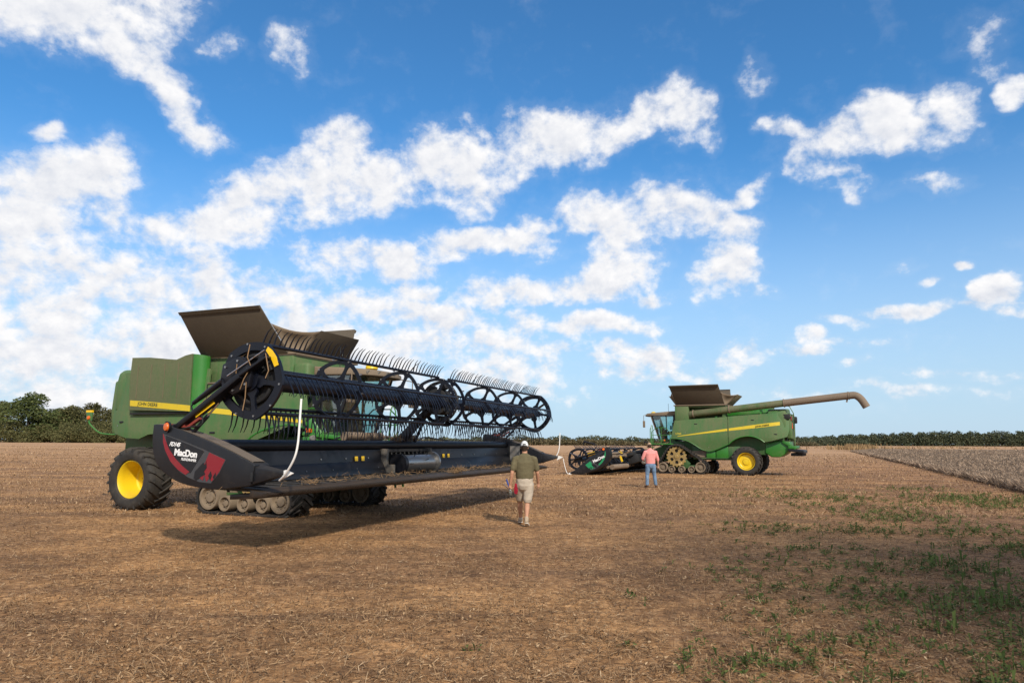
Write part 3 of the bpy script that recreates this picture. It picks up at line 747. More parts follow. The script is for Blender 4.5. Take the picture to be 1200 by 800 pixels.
    F2 += [(n + i, n + i + 1, 3 * n + i + 1, 3 * n + i) for i in range(n - 1)] + [(i + 1, i, 2 * n + i, 2 * n + i + 1) for i in range(n - 1)]
    F2 += [(0, n, 3 * n, 2 * n), (2 * n - 1, n - 1, 3 * n - 1, 4 * n - 1)]
    cn.add(V2, F2); cn.build('intake_corner', M['green'], root, smooth=60)
    bx = MB(); bx.box(-5.26, -3.02, -1.575, -.9, 2.62, 3.86); bx.build('intake_housing', M['green'], root, bevel=.02)
    gp = MB(); gp.box(-5.26, -2.75, -1.58, -1.45, 2.50, 2.545); gp.build('shadow_gap', M['black_matte'], root)
    # ---- grain tank
    g = MB()
    g.box(-.78, .04, -1.28, 1.42, 3.12, 3.98)
    g.box(-2.92, -.78, -1.22, .92, 3.12, 4.0)
    g.box(-2.92, -.78, .92, 1.36, 3.90, 3.98)
    g.box(-2.92, -2.70, .92, 1.36, 3.2, 3.9)
    g.build('grain_tank', M['green_panel'], root, bevel=.035)
    g = MB(); g.box(.04, .52, -1.30, -.98, 2.9, 3.76); g.build('tank_shoulder', M['green_panel'], root, bevel=.09, seg=4)
    g = MB(); g.box(-2.98, .10, -1.32, -1.24, 3.995, 4.05); g.box(-2.98, .10, 1.24, 1.46, 3.985, 4.05); g.box(.02, .10, -1.24, 1.24, 3.985, 4.05); g.box(-2.98, -2.90, -1.24, 1.24, 4.0, 4.05)
    g.build('tank_rim', M['tarp'], root, bevel=.01)
    cvp = p['cover']                               # x of bottom rear/front, top rear/front
    for s in (-1, 1):
        b0 = Vector((cvp[0], s * 1.30, 4.03)); b1 = Vector((cvp[1], s * 1.30, 4.03)); t0 = Vector((cvp[2], s * 2.05, 5.16)); t1 = Vector((cvp[3], s * 2.05, 5.16))
        nn = (b1 - b0).cross(t0 - b0).normalized() * .035
        cv = MB(); cv.hexa([b0, b1, t1, t0], [b0 + nn, b1 + nn, t1 + nn, t0 + nn])
        co = cv.build('tank_cover', None, root, mats=[M['cover']], bevel=.008)
        lp = MB(); dv = (t0 - b0).normalized(); sd_ = Vector((0, s * .06, -.02))
        lp.hexa([t0, t1, t1 + sd_, t0 + sd_], [t0 - dv * .10, t1 - dv * .10, t1 - dv * .10 + sd_ * .9, t0 - dv * .10 + sd_ * .9]); lp.build('cover_lip', M['cover'], co)
    for xb_, xt, name in ((.06, .50, 'f'), (-2.94, -3.55, 'r')):
        zt = 4.62
        b0 = Vector((xb_, -.95, 4.05)); b1 = Vector((xb_, .95, 4.05)); t0 = Vector((xt, -.86, zt)); t1 = Vector((xt, .86, zt))
        nn = Vector((.03, 0, .02))
        cv = MB(); cv.hexa([b0, b1, t1, t0], [b0 + nn, b1 + nn, t1 + nn, t0 + nn]); cv.build('tank_cover', M['cover'] if name == 'f' else M['cover_in'], root, bevel=.006)
        for s in (-1, 1):                          # corner tarpaulins
            i0 = 1 if name == 'f' else 0
            sb = Vector((cvp[i0], s * 1.30, 4.04)); stp = Vector((cvp[2 + i0], s * 2.05, 5.16)); sm = sb.lerp(stp, .62)
            fb = Vector((xb_, s * .95, 4.05)); ft = Vector((xt, s * .86, zt))
            tp_ = MB(); N = 8; V = []; F = []
            for i in range(N + 1):
                a = sm.lerp(ft, i / N); b = sb.lerp(fb, i / N)
                sag = -.10 * math.sin(PI * i / N)
                for j in range(N + 1):
                    t = j / N
                    v = b.lerp(a, t) + Vector((0, 0, sag * t)) + (Vector(((-.12 if name == 'f' else .12), -s * .12, 0)) * math.sin(PI * i / N) * math.sin(PI * t))
                    V.append(v)
            for i in range(N):
                for j in range(N):
                    k = i * (N + 1) + j; F.append((k, k + 1, k + N + 2, k + N + 1))
            tp_.add(V, F); to = tp_.build('corner_tarp', M['tarp'], root, smooth=60)
            sol = to.modifiers.new('thickness', 'SOLIDIFY'); sol.thickness = .012
    # ---- cab
    cab = MB()
    cab.box(.18, 1.20, -.93, .93, 1.86, 2.02)
    cab.box(.10, .22, -.92, .92, 2.02, 3.5)
    cab_o = cab.build('cab', M['green_dark'], root, bevel=.02)
    zb, zt = 2.02, 3.46
    gl = MB()
    fb = [(1.12, -.90), (1.30, -.6), (1.38, -.2), (1.38, .2), (1.30, .6), (1.12, .90)]
    ft = [(1.58, -.90), (1.78, -.6), (1.86, -.2), (1.86, .2), (1.78, .6), (1.58, .90)]
    V = [(x, y, zb) for x, y in fb] + [(x, y, zt) for x, y in ft]
    gl.add(V, [(i, i + 1, 7 + i, 6 + i) for i in range(5)])
    gl.build('windshield', M['glass'], cab_o, smooth=60)
    for s in (-1, 1):
        gs = MB(); gs.add([(.24, s * .91, zb), (1.11, s * .905, zb), (1.57, s * .905, zt), (.24, s * .91, zt)], [(0, 1, 2, 3)])
        gs.build('side_window', M['glass'], cab_o)
    for s in (-1, 1):
        for q0, q1, w0, w1 in (((1.13, s * .905, zb), (1.59, s * .905, zt), .06, .08), ((.22, s * .91, zb), (.22, s * .91, zt), .07, .10), ((.68, s * .915, zb), (.70, s * .915, zt), .05, .05)):
            pi_ = MB(); pi_.bar(q0, q1, w0, w1); pi_.build('pillar', M['black_plastic'], cab_o)
    rf = MB(); rp = [(-.12, -.98), (1.6, -1.0), (2.0, -.8), (2.16, -.4), (2.18, .0), (2.16, .4), (2.0, .8), (1.6, 1.0), (-.12, .98)]
    rv = [(x, y, 3.47 - .02 * x) for x, y in rp] + [(x * .97, y * .96, 3.74 - .075 * max(0, x - .1)) for x, y in rp]
    n = len(rp); rf.add(rv, [list(range(n))[::-1], list(range(n, 2 * n))] + [[i, (i + 1) % n, n + (i + 1) % n, n + i] for i in range(n)])
    roof = rf.build('cab_roof', M['tarp'], cab_o, bevel=.05, seg=3)
    for k in range(6):
        y = -.75 + .3 * k
        lm = MB(); lm.lathe([(0, .03), (.06, .03), (.07, 0), (.05, -.05), (0, -.05)], 12, MX((2.13 - .35 * abs(y) ** 2.2, y, 3.50), (1, 0, -.1), (0, 1, 0))); lm.build('work_light', M['cab_grey'], cab_o)
    gp = MB(); gp.lathe([(.0, .16), (.09, .15), (.15, .10), (.16, .03), (.13, 0), (0, 0)], 20, MX((1.85, -.45, 3.60))); gp.build('satellite_receiver', M['yellow'], cab_o, smooth=50)
    an = MB(); an.tube([(.9, -.5, 3.7), (.9, -.5, 4.25)], .010, 6); an.build('antenna', M['black_plastic'], cab_o)
    st = MB(); st.box(.45, .9, -.26, .26, 2.3, 2.46); st.box(.40, .52, -.26, .26, 2.42, 3.05); st.box(.40, .50, -.14, .14, 3.08, 3.28); st.build('driver_seat', M['seat'], cab_o, bevel=.05, seg=3)
    st = MB(); st.tube([(1.05, 0, 2.02), (.98, 0, 2.62)], .05, 8); st.tube([(.98 + .10 * math.cos(t), .19 * math.sin(t), 2.64 + .10 * math.cos(t)) for t in lin(0, 2 * PI, 20)], .016, 6); st.build('steering_wheel', M['seat'], cab_o)
    st = MB(); st.box(.75, .80, -.62, -.38, 2.62, 2.86); st.box(.5, .95, -.45, -.32, 2.35, 2.52); st.build('display_console', M['seat'], cab_o, bevel=.01)
    wp = MB(); wp.tube([(1.40, .1, 2.06), (1.62, -.45, 2.85)], .012, 6); wp.tube([(1.45, -.2, 2.42), (1.76, -.46, 3.12)], .014, 6); wp.build('wiper', M['black_plastic'], cab_o)
    # mirrors
    for s in (-1, 1):
        mi = MB(); mi.tube([(1.75, s * .95, 3.5), (1.95, s * 1.45, 3.45), (1.95, s * 1.45, 3.1)], .018, 6); mi.box(1.90, 1.98, s * 1.45 - .12, s * 1.45 + .12, 2.72, 3.12); mi.build('mirror', M['tarp'], root, bevel=.01)
    # ---- cab platform, rails and ladder (left), service steps (right)
    pf = MB(); pf.box(.2, 1.5, .95, 1.62, 1.70, 1.76); pf.build('platform', M['green'], root, bevel=.01)
    pf = MB(); pf.box(.3, 1.1, -1.3, -.95, 1.70, 1.75); pf.build('service_step', M['green'], root, bevel=.01)
    hr = MB()
    for s in (1,):
        hr.tube(smoothp([(.32, 1.6, 1.74), (.32, 1.6, 2.7), (1.42, 1.6, 2.7), (1.42, 1.6, 1.74)], 1), .02, 6)
        hr.tube([(.32, 1.6, 2.25), (1.42, 1.6, 2.25)], .016, 6)
        hr.tube([(.85, 1.6, 1.74), (.85, 1.6, 2.7)], .016, 6)
        hr.tube(smoothp([(1.48, 1.05, 1.74), (1.52, 1.05, 2.85), (1.52, 1.45, 2.85), (1.48, 1.5, 1.74)], 1), .02, 6)
        hr.tube(smoothp([(1.62, 1.02, 1.2), (1.72, 1.02, 2.55), (1.60, 1.02, 2.8)], 1), .018, 6)
    hr.build('handrail', M['green'], root); hr = MB()
    hr.tube(smoothp([(.3, -1.28, 1.74), (.3, -1.28, 2.6), (1.05, -1.28, 2.6), (1.05, -1.28, 1.74)], 1), .018, 6)
    hr.build('handrail', M['green'], root)
    ld = MB()
    for y in (1.08, 1.48): ld.bar((1.50, y, 1.74), (1.72, y, .55), .05, .03, up=(0, 1, 0))
    for k in range(4):
        z = .62 + .3 * k; x = 1.71 - .056 * k * 3.3 / 3.3; ld.box(x - .1, x + .02, 1.08, 1.48, z, z + .03)
    ld.build('ladder', M['green'], root)
    sv = MB(); sv.box(.55, .75, -1.42, -1.05, 1.0, 1.9); sv.bar((.62, -1.3, 2.3), (1.15, -1.0, 1.45), .14, .22); sv.box(.6, 1.3, -1.25, -.95, 1.42, 1.62); sv.bar((.5, -1.36, 1.98), (1.6, -1.1, 1.86), .06, .10); sv.build('front_bracket', M['green'], root, bevel=.015)
    for y, z in ((-1.42, 2.05), (1.3, 1.95)):
        sv = MB(); sv.box(.70, .76, y - .10, y + .10, z - .05, z + .05); sv.build('indicator_lamp', M['orange'], root, bevel=.01)
    sv = MB(); sv.lathe([(0, .05), (.07, .05), (.08, .03), (.07, -.04), (0, -.06)], 14, MX((.80, -1.35, 1.86), (1, -.3, 0), (0, 0, 1))); sv.build('work_light', M['grey'], root)
    sv = MB(); sv.lathe([(0, .05), (.07, .05), (.08, .03), (.07, -.04), (0, -.06)], 14, MX((.95, 1.45, 1.6), (1, .3, 0), (0, 0, 1))); sv.build('work_light', M['grey'], root)
    # ---- feeder house
    fh = MB()
    x1, z1 = p['feeder']
    fh.hexa([(.3, -.72, 1.0), (x1, -.72, z1 - .32), (x1, .72, z1 - .32), (.3, .72, 1.0)], [(.3, -.72, 1.95), (x1, -.72, z1 + .42), (x1, .72, z1 + .42), (.3, .72, 1.95)])
    fh.build('feeder_house', M['green_dark'], root, bevel=.03)
    fc = MB()
    for s in (-1, 1):
        fc = MB(); fc.tube([(.1, s * .6, .9), (x1 - .2, s * .6, z1 - .25)], .055, 10); fc.build('lift_cylinder', M['green_dark'], root)
    # ---- lower compartments and hoses
    lb = MB(); lb.box(-2.95, -2.28, .9, 1.34, .95, 1.62); lb.build('service_box', M['green'], root, bevel=.03)
    lb = MB(); lb.box(-2.24, -1.72, .9, 1.34, .95, 1.42); lb.build('service_box', M['green'], root, bevel=.03)
    lb = MB(); lb.box(-3.0, -1.6, -1.34, -.9, .95, 1.5); lb.build('service_box', M['green'], root, bevel=.03)
    lb = MB(); lb.box(-1.68, -.75, .9, 1.22, .95, 1.35); lb.build('fuel_tank', M['tube_tan'], root, bevel=.05, seg=3)
    ro = MB(); ro.bar((-3.0, 1.36, .93), (-1.0, 1.36, .93), .06, .06); ro.build('belt_guard', M['green_dark'], root)
    # ---- chopper and spreader at the rear
    sp_ = MB(); sp_.prism([(-5.0, 1.75), (-4.95, 1.25), (-5.3, 1.02), (-5.75, 1.02), (-6.1, 1.25), (-6.3, 1.55), (-6.3, 1.9), (-5.6, 1.95)], -p['tail'], p['tail'], MX((0, 0, 0), (0, -1, 0), (1, 0, 0))); sp_.build('chopper_housing', M['green'], root, bevel=.06, seg=3)
    w_ = p['tail'] / 1.12
    if w_ > .9:
      tb = MB(); tb.hexa([(-6.2, -1.3 * w_, 1.36), (-7.0, -1.45 * w_, 1.24), (-7.0, 1.45 * w_, 1.24), (-6.2, 1.3 * w_, 1.36)], [(-6.2, -1.3 * w_, 1.50), (-7.0, -1.45 * w_, 1.42), (-7.0, 1.45 * w_, 1.42), (-6.2, 1.3 * w_, 1.50)])
      for y in (-1.0, -.5, 0, .5, 1.0): tb.box(-6.95, -6.3, y - .015, y + .015, 1.1, 1.27)
      tb.build('spreader_board', M['black_plastic'], root, bevel=.012)
      tb = MB(); tb.box(-6.62, -6.2, -1.2, 1.28, 1.50, 1.66); tb.bar((-5.9, 1.15, 1.9), (-6.6, 1.25, 1.5), .08, .14); tb.build('spreader_frame', M['green'], root, bevel=.02)
    # rear fittings
    tr = MB(); Mx = MX((-6.435, .78, 2.78), (-1, 0, 0), (0, -1, 0))
    tr.prism([(-.20, -.16), (.20, -.16), (.0, .19)], 0, .012, Mx); tr.build('hazard_triangle', M['smv'], root)
    tr = MB(); Mx2 = MX((-6.43, -.2, 2.75), (-1, 0, 0), (0, -1, 0)); tr.prism([(-.16, -.13), (.16, -.13), (.0, .15)], 0, .012, Mx2); tr.build('hazard_triangle', M['smv'], root)
    for y in (-1.08, 1.08):
        tr = MB(); tr.box(-6.46, -6.40, y - .09, y + .09, 3.05, 3.30); tr.build('tail_lamp', M['red_dull'], root, bevel=.01)
    tr = MB(); tr.box(-6.40, -6.02, 1.28, 1.42, 3.14, 3.42); tr.build('vent_grille', M['black_matte'], root, bevel=.03)
    tr = MB(); tr.box(-6.58, -6.40, -1.0, -.7, 2.95, 3.35); tr.build('rear_light_box', M['black_matte'], root, bevel=.05)
    tr = MB()
    for y in (.25, .55): tr.tube([(-6.5, y, 1.7), (-6.5, y, 3.5), (-6.3, y, 3.9), (-5.8, y, 3.95)], .018, 6)
    for k in range(6): tr.tube([(-6.5, .25, 1.8 + .3 * k), (-6.5, .55, 1.8 + .3 * k)], .015, 6)
    tr.build('rear_ladder', M['green_panel'], root)
    # marker arms with reflector plates, swung out behind
    for s in p['arms']:
        ar = MB(); y = s * 1.25
        ar.tube(smoothp([(-5.9, y, 1.95), (-6.5, y, 1.96), (-6.85, y, 2.0), (-7.28, y, 2.26), (-7.30, y, 2.36)], 1), .022, 8)
        ao = ar.build('marker_arm', M['green'], root)
        pl_ = MB(); pl_.box(-7.42, -7.18, y - .02, y + .02, 2.36, 2.62); pl_.build('marker_plate', M['green_panel'], ao, bevel=.01)
        ly = MB(); ly.box(-7.43, -7.17, y - .024, y + .024, 2.60, 2.66); ly.build('marker_strip', M['sticker'], ao)
        ll = MB(); ll.lathe([(0, .03), (.05, .02), (.06, 0), (.06, -.03)], 14, MX((-7.3, y + s * .03, 2.44), (0, s, 0), (1, 0, 0))); ll.build('marker_lens', M['orange'], ao)
    # ---- stripes and lettering
    def strip(pts, yf, off, name, mat, side):
        m = MB(); V = []; F = []
        for (x, z0, z1) in pts:
            V.append((x, yf(x, z0) + side * off, z0)); V.append((x, yf(x, z1) + side * off, z1))
            V.append((x, yf(x, z0) + side * (off - .02), z0)); V.append((x, yf(x, z1) + side * (off - .02), z1))
        for i in range(len(pts) - 1):
            a = 4 * i; F += [(a, a + 4, a + 5, a + 1), (a + 1, a + 5, a + 7, a + 3), (a + 4, a, a + 2, a + 6)]
        F += [(0, 1, 3, 2), (len(V) - 4, len(V) - 2, len(V) - 1, len(V) - 3)]
        m.add(V, F); return m.build(name, mat, root, smooth=60)
    def sL(x):                                     # lower and upper edge of the left stripe
        t = (x - .0) / -5.9
        zc_ = 2.17 + .80 * t - .07 * t * t; hh = .012 + .085 * min(1, t * 1.3)
        return zc_ - hh, zc_ + hh
    strip([(x, *sL(x)) for x in lin(-.12, -3.0, 12)], dyL, .006, 'stripe', M['stripe'], 1)
    strip([(x, *sL(x)) for x in lin(-3.08, -5.85, 12)], dyL, .006, 'stripe', M['stripe'], 1)
    dyI = lambda x, z: (yo_ - .03 * math.sin(PI * min(1, max(0, (z - 2.6) / 1.45)))) if x < -2.97 else dyR(x, z)
    def sR(x):
        t = (x + 5.2) / 5.75
        zc_ = 2.81 - .40 * t - .14 * t * t; hh = .078 - .066 * max(0, t - .35) ** 1.2
        return zc_ - hh, zc_ + hh
    strip([(x, *sR(x)) for x in lin(-5.2, -2.99, 10)], dyI, .006, 'stripe', M['stripe'], -1)
    strip([(x, *sR(x)) for x in lin(-2.64, .56, 14)], dyR, .006, 'stripe', M['stripe'], -1)
    xt, zt_ = -4.9, 2.735
    text_obj("JOHN DEERE", .125, 'lettering', M['black_text'], root, Matrix.Translation((xt, dyI(xt, zt_) - .012, zt_ + .02)) @ Matrix(((1, 0, 0, 0), (0, 0, -1, 0), (-.07, 1, 0, 0), (0, 0, 0, 1))), bold=.002, spacing=1.05)
    xt = -4.55; za, zb_ = sL(xt)
    slope = -.13
    text_obj("JOHN DEERE", .125, 'lettering', M['black_text'], root, Matrix.Translation((xt, dyL(xt, za) + .012, za + .04)) @ Matrix(((-1, 0, 0, 0), (0, 0, 1, 0), (-slope, 1, 0, 0), (0, 0, 0, 1))), bold=.002, spacing=1.05)
    text_obj("S780", .15, 'lettering', M['yellow_text'], root, Matrix.Translation((.0, dyL(.0, 2.32) + .010, 2.28)) @ Matrix(((-1, 0, 0, 0), (0, 0, 1, 0), (-slope * .3, 1, 0, 0), (0, 0, 0, 1))), bold=.002, spacing=1.2)
    # ---- wheels and tracks
    for s in (1, -1):
        rear_wheel(root, -4.0 + p['rdx'], s * p['ry'], s, deep=p['deep'])
        track_unit(root, p['tx'], s * p['ty'], s)
    # ---- unloading auger on the left
    if p['auger']:
        a0 = Vector((-.95, 1.30, 3.50)); a1 = Vector((-6.15, 1.46, 4.03)); a2 = Vector((-9.45, 1.56, 4.36))
        m = MB(); m.tube(smoothp([(-.70, 1.05, 3.18), (-.72, 1.15, 3.40), (-.95, 1.30, 3.50)], 1) + [a0.lerp(a1, .5), a1], .20, 22); au = m.build('unloading_auger', M['green_auger'], root, smooth=50)
        m = MB(); m.tube([a1, a1.lerp(a2, .5), a2], [.205, .20, .20], 22); m.build('auger_tube', M['auger_dust'], au, smooth=50)
        dv = (a1 - a0).normalized()
        m = MB()
        for t in (.02, .42, .995):
            q = a0.lerp(a1, t); m.tube([q - dv * .03, q + dv * .03], .235, 22)
        q = a1.lerp(a2, .985); m.tube([q - dv * .025, q + dv * .025], .22, 22)
        m.bar(a2 + Vector((.12, 0, -.18)), a2 + Vector((.16, 0, -.36)), .05, .08)
        m.build('auger_flange', M['tube_tan'], au, smooth=40)
        m = MB(); m.tube(smoothp([a2, a2 + Vector((-.30, 0, .02)), a2 + Vector((-.55, .01, -.20)), a2 + Vector((-.78, .01, -.62))], 2), [.20] * 5 + [.195, .19, .18, .17, .165][:5], 18) if False else m.tube(smoothp([a2, a2 + Vector((-.30, 0, .02)), a2 + Vector((-.55, .01, -.20)), a2 + Vector((-.78, .01, -.64))], 2), .195, 18)
        m.build('auger_spout', M['auger_dust'], au, smooth=50)
        m = MB(); m.box(-2.4, -2.3, .95, 1.3, 3.15, 3.35); m.box(-4.9, -4.8, .9, 1.4, 3.4, 3.68); m.build('auger_cradle', M['green'], root)
    return root

# ------------------------------------------------------------------ the draper header
def header(p):
    root = empty('draper_header')
    tag(root, p['label'], 'harvester header', 'wide draper headers carried by the combines')
    HW = p['hw']; RC = p['reel']; RR = .60; vis = p['vis']
    # ---- main frame: top tube, lower tube, back legs
    m = MB(); m.tube([(.82, -HW + .1, .70), (.82, HW - .1, .70)], .115, 14)
    m.build('top_tube', M['tube_tan'] if p['dusty'] else M['black_steel'], root, smooth=50)
    for ya, yb in ((-HW + .9, -.95), (.95, HW - .5)):
        m = MB(); m.tube([(.55, ya, .04), (.55, yb, .04)], .08, 12); m.build('lower_tube', M['tube_tan'] if p['dusty'] else M['black_steel'], root, smooth=50)
    for y in (-HW * .82, -HW * .55, -HW * .25, HW * .25, HW * .55, HW * .82):
        m = MB(); m.bar((.80, y, .66), (.42, y, .02), .10, .08, up=(0, 1, 0)); m.bar((.42, y, .0), (2.0, y, -.03), .07, .09)
        m.bar((.80, y, .62), (.50, y + .45, .05), .05, .05)
        m.build('frame_leg', M['black_steel'], root, bevel=.006)
    # ---- back panels (two), with centre opening
    o0, o1 = -1.32, .82
    for a, b in ((-HW + .30, o0), (o1, HW - .30)):
        m = MB()
        sec = [(.92, .60), (.95, .34), (.99, .30), (1.10, .07), (1.07, .05), (.93, .28), (.89, .60)]
        m.prism(sec, -b, -a, MX((0, 0, 0), (0, -1, 0), (1, 0, 0)))
        m.build('back_panel', M['back_panel'], root, bevel=.006)
        m = MB()
        y = a + .4
        while y < b:
            m.lathe([(0, .006), (.016, .006), (.016, -.006)], 8, MX((.952, y, .42), (1, 0, .1), (0, 1, 0))); m.lathe([(0, .006), (.014, .006), (.014, -.006)], 8, MX((1.04, y + .3, .2), (1, 0, .5), (0, 1, 0))); y += .85
        m.build('bolt_row', M['steel'], root)
        # draper deck
        m = MB(); m.hexa([(1.05, a, .0), (2.02, a, -.02), (2.02, b, -.02), (1.05, b, .0)], [(1.05, a, .055), (2.02, a, .03), (2.02, b, .03), (1.05, b, .055)])
        y = a + .25
        while y < b: m.hexa([(1.12, y, .05), (2.0, y, .028), (2.0, y + .03, .028), (1.12, y + .03, .05)], [(1.12, y, .068), (2.0, y, .045), (2.0, y + .03, .045), (1.12, y + .03, .068)]); y += .45
        m.build('draper_deck', M['draper'], root)
    for y in (o0 + .02, o1 - .02):
        m = MB(); m.box(.90, 1.10, y - .045, y + .045, .0, .62); m.box(.93, 1.30, y - .02, y + .02, .0, .26); m.build('opening_post', M['grey_dark'], root, bevel=.02)
    # stickers
    for yy in ((-2.38, -2.13), (1.75, 2.05)):
        for y in yy:
            m = MB(); m.hexa([(.968, y - .055, .36), (.968, y + .055, .36), (.960, y + .055, .46), (.960, y - .055, .46)], [(.975, y - .055, .36), (.975, y + .055, .36), (.967, y + .055, .46), (.967, y - .055, .46)]); m.build('warning_sticker', M['sticker'], root)
    # ---- feed section: drum, deck, dark throat frame
    m = MB(); m.tube([(1.22, -.92, .27), (1.22, .55, .27)], .20, 26); m.tube([(1.22, .55, .27), (1.22, .62, .27)], [.27, .27], 26)
    m.tube([(1.22, .62, .27), (1.22, .66, .27)], [.25, .20], 26)
    dm = m.build('feed_drum', M['steel'], root, smooth=40)
    m = MB(); m.tube([(1.22, -1.05, .27), (1.22, -.92, .27)], .23, 20)
    for k in range(14):
        a = 2.4 * k; y = -.8 + k * .095; m.tube([(1.22 + .19 * math.cos(a), y, .27 + .19 * math.sin(a)), (1.22 + .29 * math.cos(a), y, .27 + .29 * math.sin(a))], .009, 6)
    m.build('drum_finger', M['black_steel'], dm)
    m = MB(); m.box(.35, 2.02, o0, o1, -.04, .01); m.box(.50, .60, o0, o1, .55, .72); m.box(.2, .3, o0, o1, -.1, .75); m.build('feed_deck', M['black_matte'], root)
    m = MB()
    for k in range(9):
        y = o0 + .3 + .2 * k; m.tube([(1.0, y, .56), (1.03, y, .48)], .018, 6)
    m.bar((1.0, o0 + .1, .58), (1.0, o1 - .1, .58), .08, .06); m.build('feed_comb', M['black_matte'], root)
    # ---- float module behind the header (adapter)
    m = MB(); m.box(-.45, .10, -.85, .85, -.05, .75); m.box(-.35, .35, -1.2, 1.2, .60, .78); m.bar((-.3, -1.0, .7), (.5, -1.2, .05), .1, .12); m.bar((-.3, 1.0, .7), (.5, 1.2, .05), .1, .12)
    m.build('float_module', M['black_steel'], root, bevel=.02)
    m = MB(); m.box(-.25, .45, 1.35, 2.1, .05, .55); m.box(-.05, .35, 1.5, 2.3, .5, .72); m.build('drive_gearbox', M['black_matte'], root, bevel=.05)
    m = MB(); m.lathe([(0, .09), (.26, .08), (.30, .0), (.28, -.05), (0, -.05)], 24, MX((-.32, 1.1, .12), (-.9, .45, 0), (0, 0, 1)) @ Matrix.Diagonal((1, 1.35, 1, 1))); m.build('belt_cover', M['grey'], root, smooth=50)
    m = MB(); m.tube(smoothp([(.45, 1.4, .6), (.1, 1.9, .95), (.3, 2.8, .85), (.75, 3.2, .78)], 2), .022, 6); m.tube(smoothp([(.5, -1.4, .6), (.3, -2., .9), (.7, -2.8, .84)], 2), .02, 6); m.build('hydraulic_hose', M['black_matte'], root)
    m = MB(); m.tube([(.66, -2.45, .90), (.66, -.95, .90)], .10, 14); m.tube([(.66, -.95, .90), (.66, -.60, .90)], .03, 8); m.box(.6, .80, -1.75, -1.62, .72, .98)
    m.build('hydraulic_cylinder', M['tube_tan'], root, smooth=50)
    if p['dusty']:
        m = MB(); m.tube([(.72, 1.75, .86), (.72, HW - .45, .86)], .07, 12); m.bar((.25, 4.0, .52), (.22, 4.0, .18), .06, .07); m.build('transport_tube', M['tube_tan'], root)
        m = MB(); m.bar((.20, 4.0, .55), (.18, 4.0, .22), .075, .085); m.box(.64, .80, 2.0, 2.35, .82, .95); m.build('yellow_latch', M['sticker'], root)
        m = MB(); m.tube([(.30, 3.0, -.02), (.30, HW - .5, -.02)], .14, 14); m.build('skid_tube', M['tube_tan'], root, smooth=50)
    # ---- cutterbar
    m = MB(); m.hexa([(2.02, -HW + .12, -.10), (2.26, -HW + .12, -.075), (2.26, HW - .12, -.075), (2.02, HW - .12, -.10)], [(2.02, -HW + .12, .035), (2.26, -HW + .12, .0), (2.26, HW - .12, .0), (2.02, HW - .12, .035)])
    m.hexa([(1.55, -HW + .2, -.14), (2.1, -HW + .2, -.11), (2.1, HW - .2, -.11), (1.55, HW - .2, -.14)], [(1.55, -HW + .2, -.06), (2.1, -HW + .2, -.03), (2.1, HW - .2, -.03), (1.55, HW - .2, -.06)])
    cb = m.build('cutterbar', M['cutter'], root, bevel=.006)
    m = MB(); y = -HW + .25
    while y < HW - .25:
        m.hexa([(2.24, y - .018, -.06), (2.40, y - .004, -.035), (2.40, y + .004, -.035), (2.24, y + .018, -.06)], [(2.24, y - .018, -.015), (2.40, y - .004, -.025), (2.40, y + .004, -.025), (2.24, y + .018, -.015)]); y += .0762
    m.build('knife_guards', M['cutter'], cb)
    # straw caught on the cutterbar and tube
    V = []; F = []
    r2 = np.random.default_rng(5)
    spots = [(2.1, .25, .05, .35, 190), (2.15, .35, .08, .15, 90), (.8, .2, .84, .35, 420), (.8, -.45, .82, .3, 220), (2.05, -5.3, .05, .25, 50), (1.9, 3.0, .05, 2.8, 240), (1.9, -3.0, .05, 2.8, 240)]
    for cx, cy, cz, sp_, n in spots:
        for _ in range(n):
            c = np.array([cx + r2.normal(0, .06), cy + r2.normal(0, sp_ * .5), cz + abs(r2.normal(0, .05))]); d = r2.normal(0, 1, 3); d[2] *= .5; d /= np.linalg.norm(d); L = r2.uniform(.025, .10)
            q = np.cross(d, r2.normal(0, 1, 3)); q /= np.linalg.norm(q); q *= .0032
            k = len(V); V += [c - d * L - q, c + d * L - q, c + d * L + q, c - d * L + q]; F.append((k, k + 1, k + 2, k + 3))
    so_ = np_mesh('caught_straw', V, F, M['straw_caught'], root); so_['kind'] = 'stuff'
    # ---- end shields, cones, divider rods
    prof = smoothp([(.0, 1.05), (-.01, .85), (.03, .56), (.16, .36), (.34, .24), (.70, .09), (1.40, .01), (2.13, .10)], 2) + [(2.19, .42)] + smoothp([(2.19, .43), (1.45, .71), (.72, .93), (.30, 1.04), (.0, 1.06)], 1)[1:-1]
    for s in (-1, 1):
        m = MB(); m.prism([(x, z) for x, z in prof], s * (HW - .34), s * HW, MX((0, 0, 0), (0, -1, 0), (1, 0, 0)) @ Matrix.Diagonal((1, 1, -1, 1)))
        sh = m.build('end_shield', M['black_plastic'], root, bevel=.035, seg=3, smooth=40)
        tp = [q for q in prof if q[1] > .42 and q[0] > .05 and q[1] > 1.05 - .3 * q[0] - .06]
        m = MB(); edge = smoothp([(.06, 1.052), (.72, .935), (1.45, .715), (2.12, .455)], 2)
        V = []; F = []
        for i, (x, z) in enumerate(edge): V += [(x, s * (HW - .05), z + .012), (x, s * (HW - .30), z + .012), (x, s * (HW - .05), z - .01), (x, s * (HW - .30), z - .01)]
        for i in range(len(edge) - 1):
            a = 4 * i; F += [(a, a + 4, a + 5, a + 1), (a, a + 2, a + 6, a + 4), (a + 1, a + 5, a + 7, a + 3), (a + 2, a + 3, a + 7, a + 6)]
        m.add(V, F); m.build('shield_cap', M['shield_top'], sh, smooth=60)
        m = MB(); m.box(.30, .62, s * (HW - .30), s * (HW - .06), 1.0, 1.062); m.build('reflector', M['red_dull'], sh, bevel=.006)
